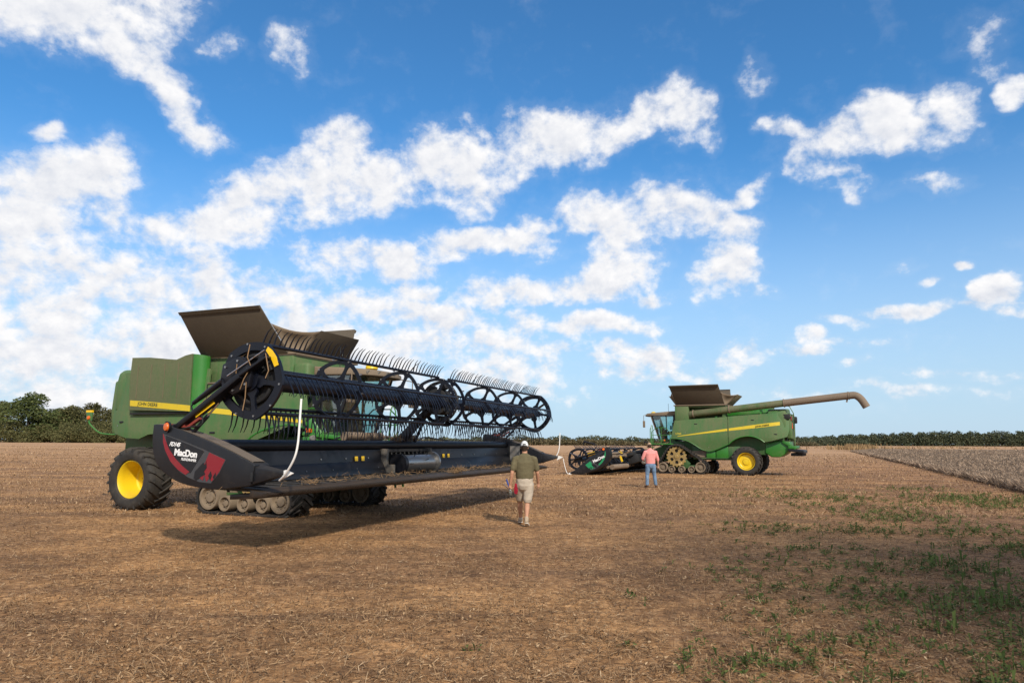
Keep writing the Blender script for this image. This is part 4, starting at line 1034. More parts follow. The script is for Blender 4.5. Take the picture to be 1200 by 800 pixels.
        # inner sheet
        m = MB(); m.box(1.02, 1.38, s * (HW - .36), s * (HW - .345), .12, .66); m.build('inner_sheet', M['grey'], sh)
        # cone
        m = MB(); y0, y1 = s * (HW - .02), s * (HW - .30); ym = s * (HW - .13)
        sec0 = [(2.15, y0, .12), (2.15, y1, .12), (2.15, y1, .38), (2.15, s * (HW - .16), .44), (2.15, y0, .38)]
        sec1 = [(2.66, ym + .03, .27), (2.66, ym - .03, .27), (2.66, ym - .03, .33), (2.66, ym, .345), (2.66, ym + .03, .33)]
        if s > 0: sec1 = [sec1[0], sec1[1], sec1[2], sec1[3], sec1[4]]
        else: sec1 = [sec1[1], sec1[0], sec1[4], sec1[3], sec1[2]]
        m.add(sec0 + sec1, [(0, 1, 2, 3, 4), (9, 8, 7, 6, 5)] + [(i, 5 + i, 5 + (i + 1) % 5, (i + 1) % 5) for i in range(5)])
        m.build('divider_cone', M['black_plastic'], root, bevel=.012, smooth=30)
        m = MB(); m.box(2.12, 2.17, s * HW - .012, s * HW + .012, .16, .30); m.build('latch', M['black_matte'], root, bevel=.005)
        m = MB(); yq = s * HW if s == vis else ym
        m.tube(smoothp([(2.58, ym, .19), (2.74, ym * .5 + yq * .5, .28), (2.95, yq, .52), (3.00, yq, .72), (3.01, yq, 1.0), (3.02, yq, 1.42)] if s == vis and vis < 0 else [(2.60, ym, .22), (2.76, ym, .26), (2.86, ym, .36), (2.88, ym, .6), (2.87, ym, .9), (2.84, ym, 1.22)] if s == vis else [(2.50, ym, .22), (2.58, ym, .30), (2.68, ym, .48), (2.71, ym, .65), (2.72, ym, .8), (2.73, ym, 1.10)], 3), .0165, 10)
        m.hexa([(2.62, ym - .012, .20), (2.84, ym - .012, .30), (2.84, ym + .012, .30), (2.62, ym + .012, .20)], [(2.66, ym - .012, .34), (2.70, ym - .012, .35), (2.70, ym + .012, .35), (2.66, ym + .012, .34)])
        m.build('divider_rod', M['white'], root, smooth=50)
        # decals on the outer face of the end that shows
        if s == vis:
            yo = s * (HW + .004)
            def decal(poly, lift, name, mat):
                m = MB(); m.prism([(x, z) for x, z in poly], s * (HW - .01), s * (HW + lift), MX((0, 0, 0), (0, -1, 0), (1, 0, 0)) @ Matrix.Diagonal((1, 1, -1, 1)))
                return m.build(name, mat, sh, smooth=0)
            outer = [(.23, .90), (.27, .72), (.36, .56), (.50, .40), (.68, .28), (.86, .20), (1.10, .135), (1.34, .12), (1.50, .28), (1.62, .49), (1.2, .63), (.8, .75)]
            decal(outer, .004, 'decal_panel', M['decal_grey'])
            decal([(.30, .87), (.36, .66), (.46, .50), (.62, .35), (.90, .27), (1.16, .62), (.8, .73)], .008, 'decal_panel', M['decal_black'])
            col = M['red'] if p['red'] else M['decal_green']
            decal([(.24, .90), (.255, .76), (.32, .62), (.45, .45), (.62, .325), (.80, .24), (.88, .29), (.72, .38), (.55, .50), (.40, .65), (.31, .78)], .010, 'decal_swoosh', col)
            decal([(1.27, .60), (1.605, .49), (1.50, .30), (1.36, .15), (1.30, .20), (1.25, .14), (1.20, .26), (1.17, .16), (1.10, .20), (1.13, .33), (1.17, .38)], .008, 'decal_patch', col)
            for k, poly in enumerate(([(1.00, .30), (1.16, .44), (1.20, .40), (1.22, .47), (1.24, .36), (1.19, .30), (1.22, .26), (1.14, .22), (1.04, .16), (.98, .19)], [(1.28, .24), (1.33, .31), (1.36, .24), (1.33, .17)], [(1.38, .22), (1.43, .29), (1.44, .24), (1.40, .19)])):
                decal(poly, .012, 'decal_splash', M['decal_black'])
            rot = R(-4.5) if s < 0 else R(9)
            def txt(b, size, x, z, **kw):
                if s < 0: Mt = Matrix.Translation((x, s * (HW + .010), z)) @ Matrix(((1, 0, 0, 0), (0, 0, -1, 0), (0, 1, 0, 0), (0, 0, 0, 1)))
                else: Mt = Matrix.Translation((x, s * (HW + .010), z)) @ Matrix(((-1, 0, 0, 0), (0, 0, 1, 0), (0, 1, 0, 0), (0, 0, 0, 1)))
                text_obj(b, size, 'lettering', M['white_text'], sh, Mt @ Matrix.Rotation(rot, 4, 'Z'), **kw)
            if s < 0:
                txt("FD145", .092, .40, .705, shear=.35, bold=.003, spacing=.9)
                txt("MacDon", .148, .52, .555, bold=.006, spacing=.97)
                txt("FLEXDRAPER", .056, .68, .475, bold=.0015, shear=.2)
            else:
                txt("MacDon", .22, 1.10, .46, bold=.008, spacing=.98)
    # ---- reel
    rx, rz = RC
    m = MB(); m.tube([(rx, -HW + .45, rz), (rx, HW - .45, rz)], .145, 20); m.build('reel_tube', M['navy'], root, smooth=50)
    RY = [-HW + .24, -4.35 * HW / 6.85, -2.15 * HW / 6.85, -.42, .10, 2.3 * HW / 6.85, 4.4 * HW / 6.85, HW - .24]
    def disc(y, end):
        m = MB(); Md = MX((rx, y, rz), (0, 1, 0), (1, 0, 0))
        th = .012 if not end else .03
        nP = 12
        ang = [2 * PI * k / 40 + p['phase'] for k in range(40)]
        def hexr(a, r):                            # gently faceted outline, corners at the bars
            w = ((a - p['phase']) % (PI * .4)) - PI / 5
            return r * (math.cos(PI / 5) / math.cos(w)) * .30 + r * .70
        V = []; F = []
        for a in ang:
            for rr in ((hexr(a, RR + .055), hexr(a, RR - .085)) if end else (hexr(a, RR + .010), hexr(a, RR - .065))):
                for z in (-th, th): V.append(Md @ Vector((rr * math.cos(a), rr * math.sin(a), z)))
        n = len(ang)
        for k in range(n):
            a = 4 * k; b = 4 * ((k + 1) % n); F += [(a, b, b + 1, a + 1), (a + 2, a + 3, b + 3, b + 2), (a + 1, b + 1, b + 3, a + 3), (a, a + 2, b + 2, b)]
        m.add(V, F)
        for k in range(5):
            a = p['phase'] + k * PI * .4
            ca, sa = math.cos(a), math.sin(a)
            q = lambda r, t: ((r * ca - t * sa), (r * sa + t * ca))
            m.prism([q(.10, -.09), q(.21, -.10), q(.28, -.045), q(.42, -.034), q(RR - .11, -.045), q(RR - .05, -.14), q(RR - .05, .14), q(RR - .11, .045), q(.42, .034), q(.28, .045), q(.21, .10), q(.10, .09)], -th * .8, th * .8, Md)
        if not end:                                # inner ring leaves two round openings above and below
            a0 = MB()
            m.lathe([(.08, -th * .7), (.22, -th * .7), (.22, th * .7), (.08, th * .7)], 30, Md, close=True)
        m.lathe([(0, -.06), (.17, -.06), (.17, .06), (0, .06)], 20, Md)
        dob = m.build('reel_disc', M['navy'], root, smooth=25)
        bl = MB()
        for k in range(10):
            a = p['phase'] + k * PI / 5; rr = RR - .01 if k % 2 == 0 else RR + .0
            for zz in (1, -1): bl.lathe([(0, th + .012), (.018, th + .012), (.018, th - .004)], 6, Md @ Matrix.Translation((rr * math.cos(a), rr * math.sin(a), 0)) @ Matrix.Diagonal((1, 1, zz, 1)))
        bl.build('bolt_ring', M['steel'], dob)
        return dob
    for i, y in enumerate(RY): disc(y, i in (0, len(RY) - 1))
    # centre drive between the two middle discs
    m = MB(); m.tube([(rx, -.36, rz), (rx, .06, rz)], .32, 20)
    for k in range(7):
        a = 2 * PI * k / 7 + .3; m.box(-.07, .07, -.11, .11, -.07, .07, Matrix.Translation((rx + .40 * math.cos(a), -.16 + .1 * math.sin(3 * a), rz + .40 * math.sin(a))) @ Matrix.Rotation(a, 4, 'Y'))
    m.tube([(rx + .5 * math.cos(t), -.16, rz + .5 * math.sin(t)) for t in lin(0, 2 * PI, 30)], .03, 6)
    m.build('reel_drive', M['black_matte'], root, bevel=.01)
    # tine bars with their finger rows
    FA = p['finger_angles']
    rest = MB(); fme = None; nsep = 0
    def finger_mesh():
        Fm = MB(); z = Vector((0, 0, 1)); e = Vector((-1, 0, 0))
        pts = [z * .02, z * .14 + e * .012, z * .24 + e * .010, z * .33 - e * .025]
        Fm.bar(pts[0] - z * .03, pts[1], .016, .030, up=(0, 1, 0), w1=.014, h1=.024)
        Fm.bar(pts[1], pts[2], .014, .024, up=(0, 1, 0), w1=.011, h1=.017)
        Fm.bar(pts[2], pts[3], .011, .017, up=(0, 1, 0), w1=.006, h1=.009)
        return Fm
    proto_f = finger_mesh()
    for k in range(5):
        a = p['phase'] + k * PI * .4
        bx_, bz_ = rx + RR * math.cos(a), rz + RR * math.sin(a)
        for y0, y1 in ((-HW + .24, -.42), (.10, HW - .24)):
            m = MB(); m.tube([(bx_, y0, bz_), (bx_, y1, bz_)], .030, 8); bar_o = m.build('tine_bar', M['navy'], root, smooth=50)
            fa = R(FA[k]); y = y0 + .08; cnt = 0
            while y < y1 - .04:
                tilt = random.gauss(0, .05); yaw = random.gauss(0, .035)
                if random.random() < .05: tilt += random.choice((-.25, .3)); yaw += random.choice((-.2, .15))
                Mf = Matrix.Translation((bx_, y, bz_)) @ Matrix.Rotation(PI / 2 - fa + tilt, 4, 'Y') @ Matrix.Rotation(yaw, 4, 'X') @ Matrix.Diagonal((1, 1, 1.30 if fa < 0 else .95, 1))
                if vis < 0 and y0 < -1 and cnt < 20 and random.random() < .985:
                    if fme is None:
                        fo = proto_f.build('reel_finger', M['finger'], bar_o, smooth=0); fme = fo.data
                    else:
                        fo = bpy.data.objects.new('reel_finger', fme); COL.objects.link(fo); fo.parent = bar_o
                    fo.matrix_basis = Mf
                elif random.random() < .975:
                    rest.add(proto_f.v, proto_f.f, Mf)
                cnt += 1; y += .128
    fo = rest.build('reel_fingers', M['finger'], root, smooth=0); fo['kind'] = 'stuff'
    # cover plate and fittings on the showing end
    ye = vis * (HW - .17)
    Mh = MX((rx - .22, ye, rz + .07), (0, vis, 0), (1, 0, 0))
    if vis < 0:
        m = MB(); m.prism([(.36 * math.cos(PI / 3 * k + .4), .32 * math.sin(PI / 3 * k + .4)) for k in range(6)], -.05, .07, Mh); hc = m.build('hub_cover', M['black_steel'], root, bevel=.02)
        for k in range(6):
            m = MB(); m.lathe([(0, .085), (.02, .085), (.02, .06)], 8, Mh @ Matrix.Translation((.27 * math.cos(PI / 3 * k + .4), .24 * math.sin(PI / 3 * k + .4), 0))); m.build('bolt', M['steel'], hc)
    m = MB(); m.tube([(rx - .34, ye + vis * .12, rz + .06), (rx + .34, ye + vis * .06, rz + .46)], .012, 8); m.build('gas_strut', M['chrome'], root)
    m = MB(); P = lambda r, a: (r * math.cos(R(a)), r * math.sin(R(a)))
    m.prism([P(.60, 22), P(.52, 22), P(.52, 35), P(.53, 48), P(.55, 58), P(.62, 58), P(.625, 48), P(.62, 35)], .0, .012, MX((rx, vis * (HW - .205), rz), (0, -1, 0), (1, 0, 0)) @ Matrix.Diagonal((1, 1, -vis, 1)))
    if vis < 0: m.build('yellow_strip', M['sticker'], root)
    m = MB(); m.lathe([(.02, 0), (.52, 0), (.52, .02), (.02, .02)], 32, MX((rx, vis * (HW - .36), rz), (0, vis, 0), (1, 0, 0)))
    for k in range(5):
        a = 1.2 * k; m.box(-.06, .06, -.05, .05, -.05, .05, Matrix.Translation((rx + .25 * math.cos(a), vis * (HW - .31), rz + .25 * math.sin(a))) @ Matrix.Rotation(a, 4, 'Y'))
    m.tube([(rx + .40 * math.cos(t), vis * (HW - .29), rz + .40 * math.sin(t)) for t in lin(.4, 2.6, 16)], .045, 8)
    m.tube([(rx + .36 * math.cos(t), vis * (HW - .30), rz + .36 * math.sin(t)) for t in lin(3.4, 5.9, 16)], .035, 8)
    if vis < 0: m.build('cam_plate', M['black_matte'], root)
    if vis < 0:
        V = []; F = []
        m = MB()
        for pts in ([(.08, .56), (.05, .35), (.10, .2), (.02, .0), (-.06, -.16)], [(.06, -.05), (.04, -.3), (.02, -.5)], [(.42, .40), (.45, .2), (.50, .12), (.46, .0)], [(-.15, .25), (-.2, .1)]):
            m.tube([(rx + a + random.uniform(-.02, .02), ye + vis * random.uniform(.09, .14), rz + b) for a, b in pts], .009, 5)
        m.build('caught_straw', M['straw_caught'], root)
    # ---- reel arms
    for s, y in ((-1, -(HW - .12)), (1, HW - .12)):
        b = Vector((.42, y, .98)) if not p['dusty'] else Vector((.42, y, .98)); e = Vector((rx - .05, y, rz + .06)); 
        m = MB(); m.bar(b, e, .09, .19, up=(0, 1, 0), w1=.09, h1=.27); dr = (e - b).normalized(); m.bar(e - dr * .05, e + dr * .55, .05, .27, up=(0, 1, 0), w1=.04, h1=.13)
        m.bar(b + Vector((.02, 0, -.3)), b + Vector((.0, 0, .08)), .10, .16, up=(0, 1, 0))
        ar = m.build('reel_arm', M['black_steel'], root, bevel=.012)
        up_ = Vector((-dr.z, 0, dr.x))
        m = MB(); c0 = b + dr * .46; c1 = b + dr * .90; ys = s * .048
        q = [c0 - up_ * .075, c1 - up_ * .085, c1 + up_ * .085, c0 + up_ * .075]
        m.hexa([v + Vector((0, ys - s * .01, 0)) for v in q], [v + Vector((0, ys + s * .002, 0)) for v in q])
        if s == vis: m.build('arm_sticker', M['sticker'], ar)
        if s == vis:
            m = MB()
            for t in (.2, .45, .7): m.bar(c0.lerp(c1, t) + Vector((0, ys + s * .004, 0)) - up_ * .03, c0.lerp(c1, t + .1) + Vector((0, ys + s * .004, 0)) + up_ * .02, .004, .02, up=(0, 1, 0))
            m.build('arm_mark', M['red_dull'], ar)
        m = MB(); l0 = b + Vector((.30, 0, -.10)); l1 = b + dr * .95 - up_ * .10
        m.tube([l0, l0.lerp(l1, .6)], .035, 10); m.build('lift_cylinder', M['black_steel'], ar)
        m = MB(); m.tube([l0.lerp(l1, .55), l1], .018, 8); m.build('cylinder_rod', M['chrome'], ar)
        f0 = b + Vector((.30, 0, .42)); f1 = b + Vector((.92, 0, .78))
        m = MB(); m.tube([f0, f0.lerp(f1, .5), f1], [.034, .05, .055], 10); m.tube(smoothp([f0, f0 + Vector((-.05, 0, -.06)), f0 + Vector((.03, 0, -.16)), f0 + Vector((.12, 0, -.2))], 2), .014, 6)
        m.bar(f1, b + Vector((1.0, 0, .62)), .05, .08, up=(0, 1, 0)); m.build('fore_aft_cylinder', M['black_steel'], ar)
        m = MB(); m.tube(smoothp([b + Vector((.1, s * .06, -.02)), b + dr * .3 - up_ * .15 + Vector((0, s * .06, 0)), b + dr * .55 - up_ * .28 + Vector((0, s * .06, 0)), b + dr * .6 - up_ * .12 + Vector((0, s * .06, 0))], 2), .013, 6); m.build('hydraulic_hose', M['black_matte'], ar)
        m = MB(); m.bar(b + dr * .12 - up_ * .10, b + dr * .5 - up_ * .11, .04, .07, up=(0, 1, 0)); m.build('safety_prop', M['red_dull'], ar)
        lb_ = b + Vector((-.10, s * .12, .03))
        m = MB(); m.lathe([(0, .045), (.06, .04), (.080, .0), (.078, -.02), (0, -.02)], 18, MX(lb_ , (-.25, s, .0), (0, 0, 1))); m.build('amber_lamp', M['orange'], ar, smooth=50)
        m = MB(); m.lathe([(.0, -.02), (.088, -.02), (.095, .02), (.082, .02)], 18, MX(lb_, (-.25, s, 0), (0, 0, 1))); m.bar(lb_, b + dr * .1, .04, .05); m.build('lamp_holder', M['black_plastic'], ar)
    m = MB(); m.bar((.74, -.16, .80), (rx - .1, -.16, rz + .02), .20, .26, up=(0, 1, 0), w1=.12, h1=.14); m.bar((.76, -.5, .78), (.8, .2, .78), .2, .22); m.tube([(1.0, .1, .78), (rx - .35, -.05, rz - .15)], .04, 8); m.build('centre_arm', M['black_steel'], root, bevel=.015)
    return root

def place(root, O, ang, dx):
    root.rotation_euler = (0, 0, ang)
    root.location = (O[0] + math.cos(ang) * dx, O[1] + math.sin(ang) * dx, 0)

A1, A2 = R(-22), R(153)
O1, O2 = (-5.98, 18.9), (10.67, 42.4)
near = combine(dict(label='nearer green combine with yellow rear wheels and open brown tank covers behind the raised reel', rdx=-.35, ry=1.83, tx=-.66, ty=1.66, deep=True, cover=(-3.0, -.12, -3.15, -.45), feeder=(1.70, 1.40), auger=False, tail=.55, arms=(-1,)))
place(near, O1, A1, .9)
far = combine(dict(label='farther green combine with a long tan unloading auger pointing back over the field', rdx=.0, ry=1.55, tx=-.36, ty=1.45, deep=False, cover=(-2.85, -.05, -2.66, .22), feeder=(1.9, .85), auger=True, tail=1.12, arms=()))
place(far, O2, A2, .2)
h1 = header(dict(label='raised black draper header with red decals and a long finger reel on the nearer combine', hw=6.85, reel=(1.82, 1.76), vis=-1, red=True, dusty=False, phase=R(8), finger_angles=(-58, 60, -100, -96, -80)))
h1.rotation_euler = (0, 0, A1); h1.location = (O1[0] + math.cos(A1) * 2.75, O1[1] + math.sin(A1) * 2.75, 1.0)
h2 = header(dict(label='lowered dusty header with green decals resting on the stubble before the farther combine', hw=6.2, reel=(2.0, .92), vis=1, red=False, dusty=True, phase=R(15), finger_angles=(-58, 60, -100, -96, -80)))
h2.rotation_mode = 'XYZ'
h2.matrix_world = Matrix.Translation((O2[0] + math.cos(A2) * 2.5, O2[1] + math.sin(A2) * 2.5, .56)) @ Matrix.Rotation(A2, 4, 'Z') @ Matrix.Rotation(R(17), 4, 'Y')

# ------------------------------------------------------------------ people
def cloth(name, col, rough=.85, vary=.25, scale=14., weave=0.):
    m, T, b, out = new_mat(name)
    tc = T.n('ShaderNodeTexCoord'); ob = tc.outputs['Object']
    n = T.noise(ob, scale, 5, .6); n2 = T.noise(ob, scale * 9, 3, .6)
    f = T.math('ADD', T.math('MULTIPLY', n, .7), T.math('MULTIPLY', n2, .3))
    T.l(T.mix(T.sstep(f, .3, .72), tuple(c * (1 - vary) for c in col), tuple(min(1, c * (1 + vary)) for c in col)), b.inputs['Base Color'])
    b.inputs['Roughness'].default_value = rough; b.inputs['Specular IOR Level'].default_value = .2
    bp = T.n('ShaderNodeBump'); bp.inputs['Strength'].default_value = .35; bp.inputs['Distance'].default_value = .01
    T.l(f, bp.inputs['Height']); T.l(bp.outputs[0], b.inputs['Normal'])
    return m
M['skin'] = cloth('skin', (.42, .22, .14), .5, .12, 9.)
M['hair'] = cloth('hair', (.035, .022, .015), .7, .4, 60.)
M['olive'] = cloth('olive_shirt', (.115, .098, .055), .9, .15, 7.)
M['khaki'] = cloth('khaki_shorts', (.40, .34, .27), .9, .18, 9.)
M['pink'] = cloth('pink_shirt', (.66, .255, .235), .85, .14, 8.)
M['denim'] = cloth('blue_denim', (.13, .20, .30), .9, .32, 7.)
M['cap_white'] = cloth('white_cap', (.60, .60, .60), .8, .06, 12.)
M['cap_dark'] = cloth('cap_band', (.035, .033, .035), .8, .2, 12.)
M['cap_tan'] = cloth('tan_cap', (.36, .25, .16), .85, .2, 12.)
M['shoe_tan'] = cloth('tan_shoe', (.36, .28, .20), .7, .2, 12.)
M['sock'] = cloth('pale_sock', (.50, .43, .35), .9, .1, 12.)
M['sole'] = cloth('white_sole', (.70, .66, .58), .6, .1, 12.)
M['boot'] = cloth('brown_boot', (.10, .055, .03), .6, .3, 12.)
M['ragred'] = cloth('red_cloth', (.24, .008, .022), .8, .15, 12.)
M['tool_blue'] = paint('blue_grip', (.02, .06, .30), .4, .05)
M['tool_grey'] = paint('tool_steel', (.22, .24, .22), .4, .2, metal=.7)
M['tool_brown'] = paint('worn_grip', (.10, .05, .035), .5, .2)
M['eye'] = paint('eye', (.6, .58, .55), .2, .0)

class Flesh(MB):
    def chain(s, pts, n=14):          # pts: (x,y,z, r) or (x,y,z, rx, ry); rounded ends
        P = [Vector(p[:3]) for p in pts]
        rr = [(p[3], p[4] if len(p) > 4 else p[3]) for p in pts]
        rings = []
        for i, p in enumerate(P):
            if i == 0: d = P[1] - p
            elif i == len(P) - 1: d = p - P[i - 1]
            else: d = (P[i + 1] - p).normalized() + (p - P[i - 1]).normalized()
            d.normalize()
            a = Vector((0, 1, 0)) if abs(d.y) < .85 else Vector((0, 0, 1))
            u = a.cross(d).normalized() if abs(d.y) < .85 else d.cross(a).normalized()
            v = d.cross(u)
            rings.append((p, u, v, d, rr[i]))
        full = []
        p, u, v, d, r = rings[0]
        for t in (-.95, -.6): full.append((p + d * (min(r) * t), u, v, (r[0] * math.sqrt(1 - t * t), r[1] * math.sqrt(1 - t * t))))
        for p, u, v, d, r in rings: full.append((p, u, v, r))
        for t in (.6, .95): full.append((p + d * (min(r) * t), u, v, (r[0] * math.sqrt(1 - t * t), r[1] * math.sqrt(1 - t * t))))
        b = len(s.v)
        for p, u, v, r in full:
            for k in range(n):
                t = 2 * PI * k / n; s.v.append(tuple(p + u * (r[0] * math.cos(t)) + v * (r[1] * math.sin(t))))
        for i in range(len(full) - 1):
            for k in range(n):
                a = b + i * n + k; c = b + i * n + (k + 1) % n; s.f.append([a, c, c + n, a + n]); s.m.append(0)
        s.f.append([b + k for k in range(n)][::-1]); s.m.append(0)
        e = b + (len(full) - 1) * n; s.f.append([e + k for k in range(n)]); s.m.append(0)
        return s
    def fuse(s, name, mat, parent, voxel=.010, it=6, wrinkle=0., wscale=(9, 9, 16), seed=0., cut=None):
        """all chains melted into ONE continuous surface"""
        me = bpy.data.meshes.new('t'); me.from_pydata(s.v, [], s.f)
        bm = bmesh.new(); bm.from_mesh(me); bmesh.ops.recalc_face_normals(bm, faces=bm.faces); bm.to_mesh(me); bm.free()
        t = bpy.data.objects.new('t', me); COL.objects.link(t)
        rm = t.modifiers.new('r', 'REMESH'); rm.mode = 'VOXEL'; rm.voxel_size = voxel
        sm = t.modifiers.new('s', 'SMOOTH'); sm.factor = .5; sm.iterations = it
        bpy.context.view_layer.update()
        out = bpy.data.meshes.new_from_object(t.evaluated_get(bpy.context.evaluated_depsgraph_get()))
        bpy.data.objects.remove(t); bpy.data.meshes.remove(me)
        if wrinkle:
            nrm = [v.normal.copy() for v in out.vertices]
            for v, n in zip(out.vertices, nrm):
                c = v.co; q = Vector((c.x * wscale[0] + seed, c.y * wscale[1], c.z * wscale[2]))
                h = mnoise.noise(q) + .5 * mnoise.noise(q * 2.1)
                v.co = c + n * (wrinkle * h)
        out.name = name; out.materials.clear(); out.materials.append(mat)
        out.shade_smooth()
        o = bpy.data.objects.new(name, out); COL.objects.link(o)
        if parent is not None: o.parent = parent
        return o

def hand(F, wrist, down, fwd, side, curl=.6):
    """palm, four unequal curled fingers, thumb from the side of the palm; side = direction of the thumb"""
    w = Vector(wrist); d = Vector(down).normalized(); f = Vector(fwd).normalized(); s = Vector(side).normalized()
    F.chain([(*(w - d * .02), .026, .020), (*(w + d * .03), .036, .017), (*(w + d * .085), .040, .016)], 12)
    n = s.cross(d).normalized()
    for k, (off, L) in enumerate(((.030, .070), (.010, .080), (-.010, .074), (-.030, .056))):
        a = w + d * .085 + s * off
        p = [a - d * .01]
        ang = 0
        for j in range(3):
            ang += curl * (.5 if j == 0 else .75)
            p.append(p[-1] + (d * math.cos(ang) + f * math.sin(ang)) * (L * (.45, .32, .25)[j]))
        F.chain([(*q, r) for q, r in zip(p, (.0095, .009, .0085, .0075))], 8)
    a = w + d * .03 + s * .03
    F.chain([(*a, .012), (*(a + d * .03 + s * .018 + f * .012), .011), (*(a + d * .058 + s * .014 + f * .028), .009)], 8)

def head_parts(F, c, yaw=0, pitch=0):
    """adds skull, jaw, nose, ears, brow to the flesh; c = head centre"""
    Rm = Matrix.Rotation(yaw, 3, 'Z') @ Matrix.Rotation(pitch, 3, 'X')
    P = lambda x, y, z: Vector(c) + Rm @ Vector((x, y, z))
    F.chain([(*P(0, -.012, .03), .074, .094), (*P(0, -.010, .055), .070, .088)], 18)
    F.chain([(*P(0, .022, -.045), .060, .066), (*P(0, .035, -.085), .046, .048)], 16)
    F.chain([(*P(0, .094, .012), .010), (*P(0, .108, -.022), .015)], 8)
    for s in (-1, 1):
        F.chain([(*P(s * .077, -.005, .012), .010, .020), (*P(s * .079, -.002, -.018), .008, .014)], 8)
        F.chain([(*P(s * .025, .084, .026), .010), (*P(s * .045, .076, .026), .009)], 6)
    F.chain([(*P(-.02, .084, -.055), .008), (*P(.02, .084, -.055), .008)], 6)
    return P

def person(name, label, pose, group=None):
    root = empty('person'); tag(root, label, 'person')
    p = pose
    F = Flesh()
    P = head_parts(F, p['head'], p.get('yaw', 0), p.get('hp', 0))
    nb = Vector(p['neck'])
    F.chain([(*(nb - Vector((0, 0, .07))), .075, .068), (*nb, .062, .062), (*(Vector(p['head']) + Vector((0, -.015, -.05))), .058, .060)], 14)
    F.chain(p['torso'], 20)
    for side in ('L', 'R'):
        sh, el, wr = [Vector(v) for v in p['arm' + side]]
        F.chain([(*sh, .060), (*sh.lerp(el, .35), .054), (*el, .041), (*el.lerp(wr, .3), .043), (*wr, .028)], 14)
        hd = p['hand' + side]; hand(F, wr, hd[0], hd[1], hd[2], hd[3])
        hp, kn, an, toe = [Vector(v) for v in p['leg' + side]]
        F.chain([(*hp, .095, .10), (*hp.lerp(kn, .5), .078), (*kn, .056), (*(kn.lerp(an, .3) + Vector((0, -.012, 0))), .058), (*kn.lerp(an, .75), .040), (*an, .037)], 14)
        F.chain([(*an, .036), (*an.lerp(toe, .5), .035), (*toe, .032)], 10)
    body = F.fuse('body', M['skin'], root, .0085, 4)
    eyes = MB()
    for s in (-1, 1):
        q = P(s * .032, .088, .008); eyes.ball(q, .011, 10, 6)
    eyes.build('eyes', M['eye'], body)
    # hair around the back and sides
    H = Flesh(); H.chain([(*P(0, -.022, .0), .079, .088), (*P(0, -.022, .05), .077, .092)], 18)
    H.chain([(*P(0, -.055, -.045), .055, .04), (*P(0, -.045, .0), .07, .06)], 14)
    H.fuse('hair', M['hair'], root, .008, 4, .002)
    # cap
    C_ = Flesh(); C_.chain([(*P(0, -.012, .058), .088, .107), (*P(0, -.012, .085), .078, .094)], 20); cap = C_.fuse('cap', p['cap'], root, .008, 5, .001)
    br = MB(); V = []; n = 10
    for k in range(n + 1):
        a = PI * k / n
        for rr, zz in ((1., 0), (1.9, -.02)):
            V.append(P(.082 * math.cos(a), .075 + .048 * (rr - 1) * 1.9 * math.sin(a) + .010 * math.sin(a), .052 + zz * math.sin(a)))
    V2 = V + [v + Vector((0, 0, -.006)) for v in V]; m2 = 2 * (n + 1)
    F2 = [(2 * k, 2 * k + 1, 2 * k + 3, 2 * k + 2) for k in range(n)] + [(m2 + 2 * k, m2 + 2 * k + 2, m2 + 2 * k + 3, m2 + 2 * k + 1) for k in range(n)] + [(2 * k + 1, m2 + 2 * k + 1, m2 + 2 * k + 3, 2 * k + 3) for k in range(n)]
    br.add(V2, F2); br.build('brim', p['cap'], cap, smooth=60)
    if p.get('capband'):
        b_ = MB(); b_.tube([P(.055 * math.sin(t) * 1.3, -.012 - .108 * math.cos(t), .040) for t in lin(-.75, .75, 8)], .012, 6, sq=1.); b_.build('cap_strap', M['cap_dark'], cap)
        b_ = MB(); b_.box(-.03, .03, -.004, .004, -.012, .012, Matrix.Translation(P(0, -.119, .075))); b_.build('cap_patch', M['cap_dark'], cap)
    # shirt
    S = Flesh(); e = p['ease']
    S.chain([(x, y, z, rx + e, ry + e) for x, y, z, rx, ry in p['shirt']], 24)
    for side in ('L', 'R'):
        sh, el, wr = [Vector(v) for v in p['arm' + side]]; end = p['sleeve']
        q = sh.lerp(el, end) if end <= 1 else el.lerp(wr, end - 1)
        ins = Vector((-.05 if side == 'R' else .05, 0, .012))
        ch = [(*(sh + ins), .075), (*sh, .074), (*sh.lerp(el, .5), .070)] + ([(*el, .058)] if end > 1 else []) + [(*q, .066 if end <= 1 else .052)]
        S.chain(ch, 16)
    S.chain([(*(nb + Vector((0, -.0, -.05))), .085, .075), (*(nb + Vector((0, -.004, -.012))), .070, .070)], 16)
    S.fuse('shirt', p['shirtmat'], root, .011, 4, .0065, (7, 7, 13), 3.)
    # trousers or shorts
    T_ = Flesh(); T_.chain([(x, y, z, rx + .014, ry + .014) for x, y, z, rx, ry in p['seat']], 22)
    for side in ('L', 'R'):
        hp, kn, an, toe = [Vector(v) for v in p['leg' + side]]
        if p['short']: T_.chain([(*hp, .112, .118), (*hp.lerp(kn, .5), .105, .105), (*hp.lerp(kn, .80), .098, .10)], 18)
        else: T_.chain([(*hp, .108, .112), (*hp.lerp(kn, .5), .092), (*kn, .074), (*kn.lerp(an, .5), .070), (*kn.lerp(an, .93), .066)], 18)
    T_.fuse('shorts' if p['short'] else 'jeans', p['legmat'], root, .010, 3, .006, (8, 8, 10), 8.)
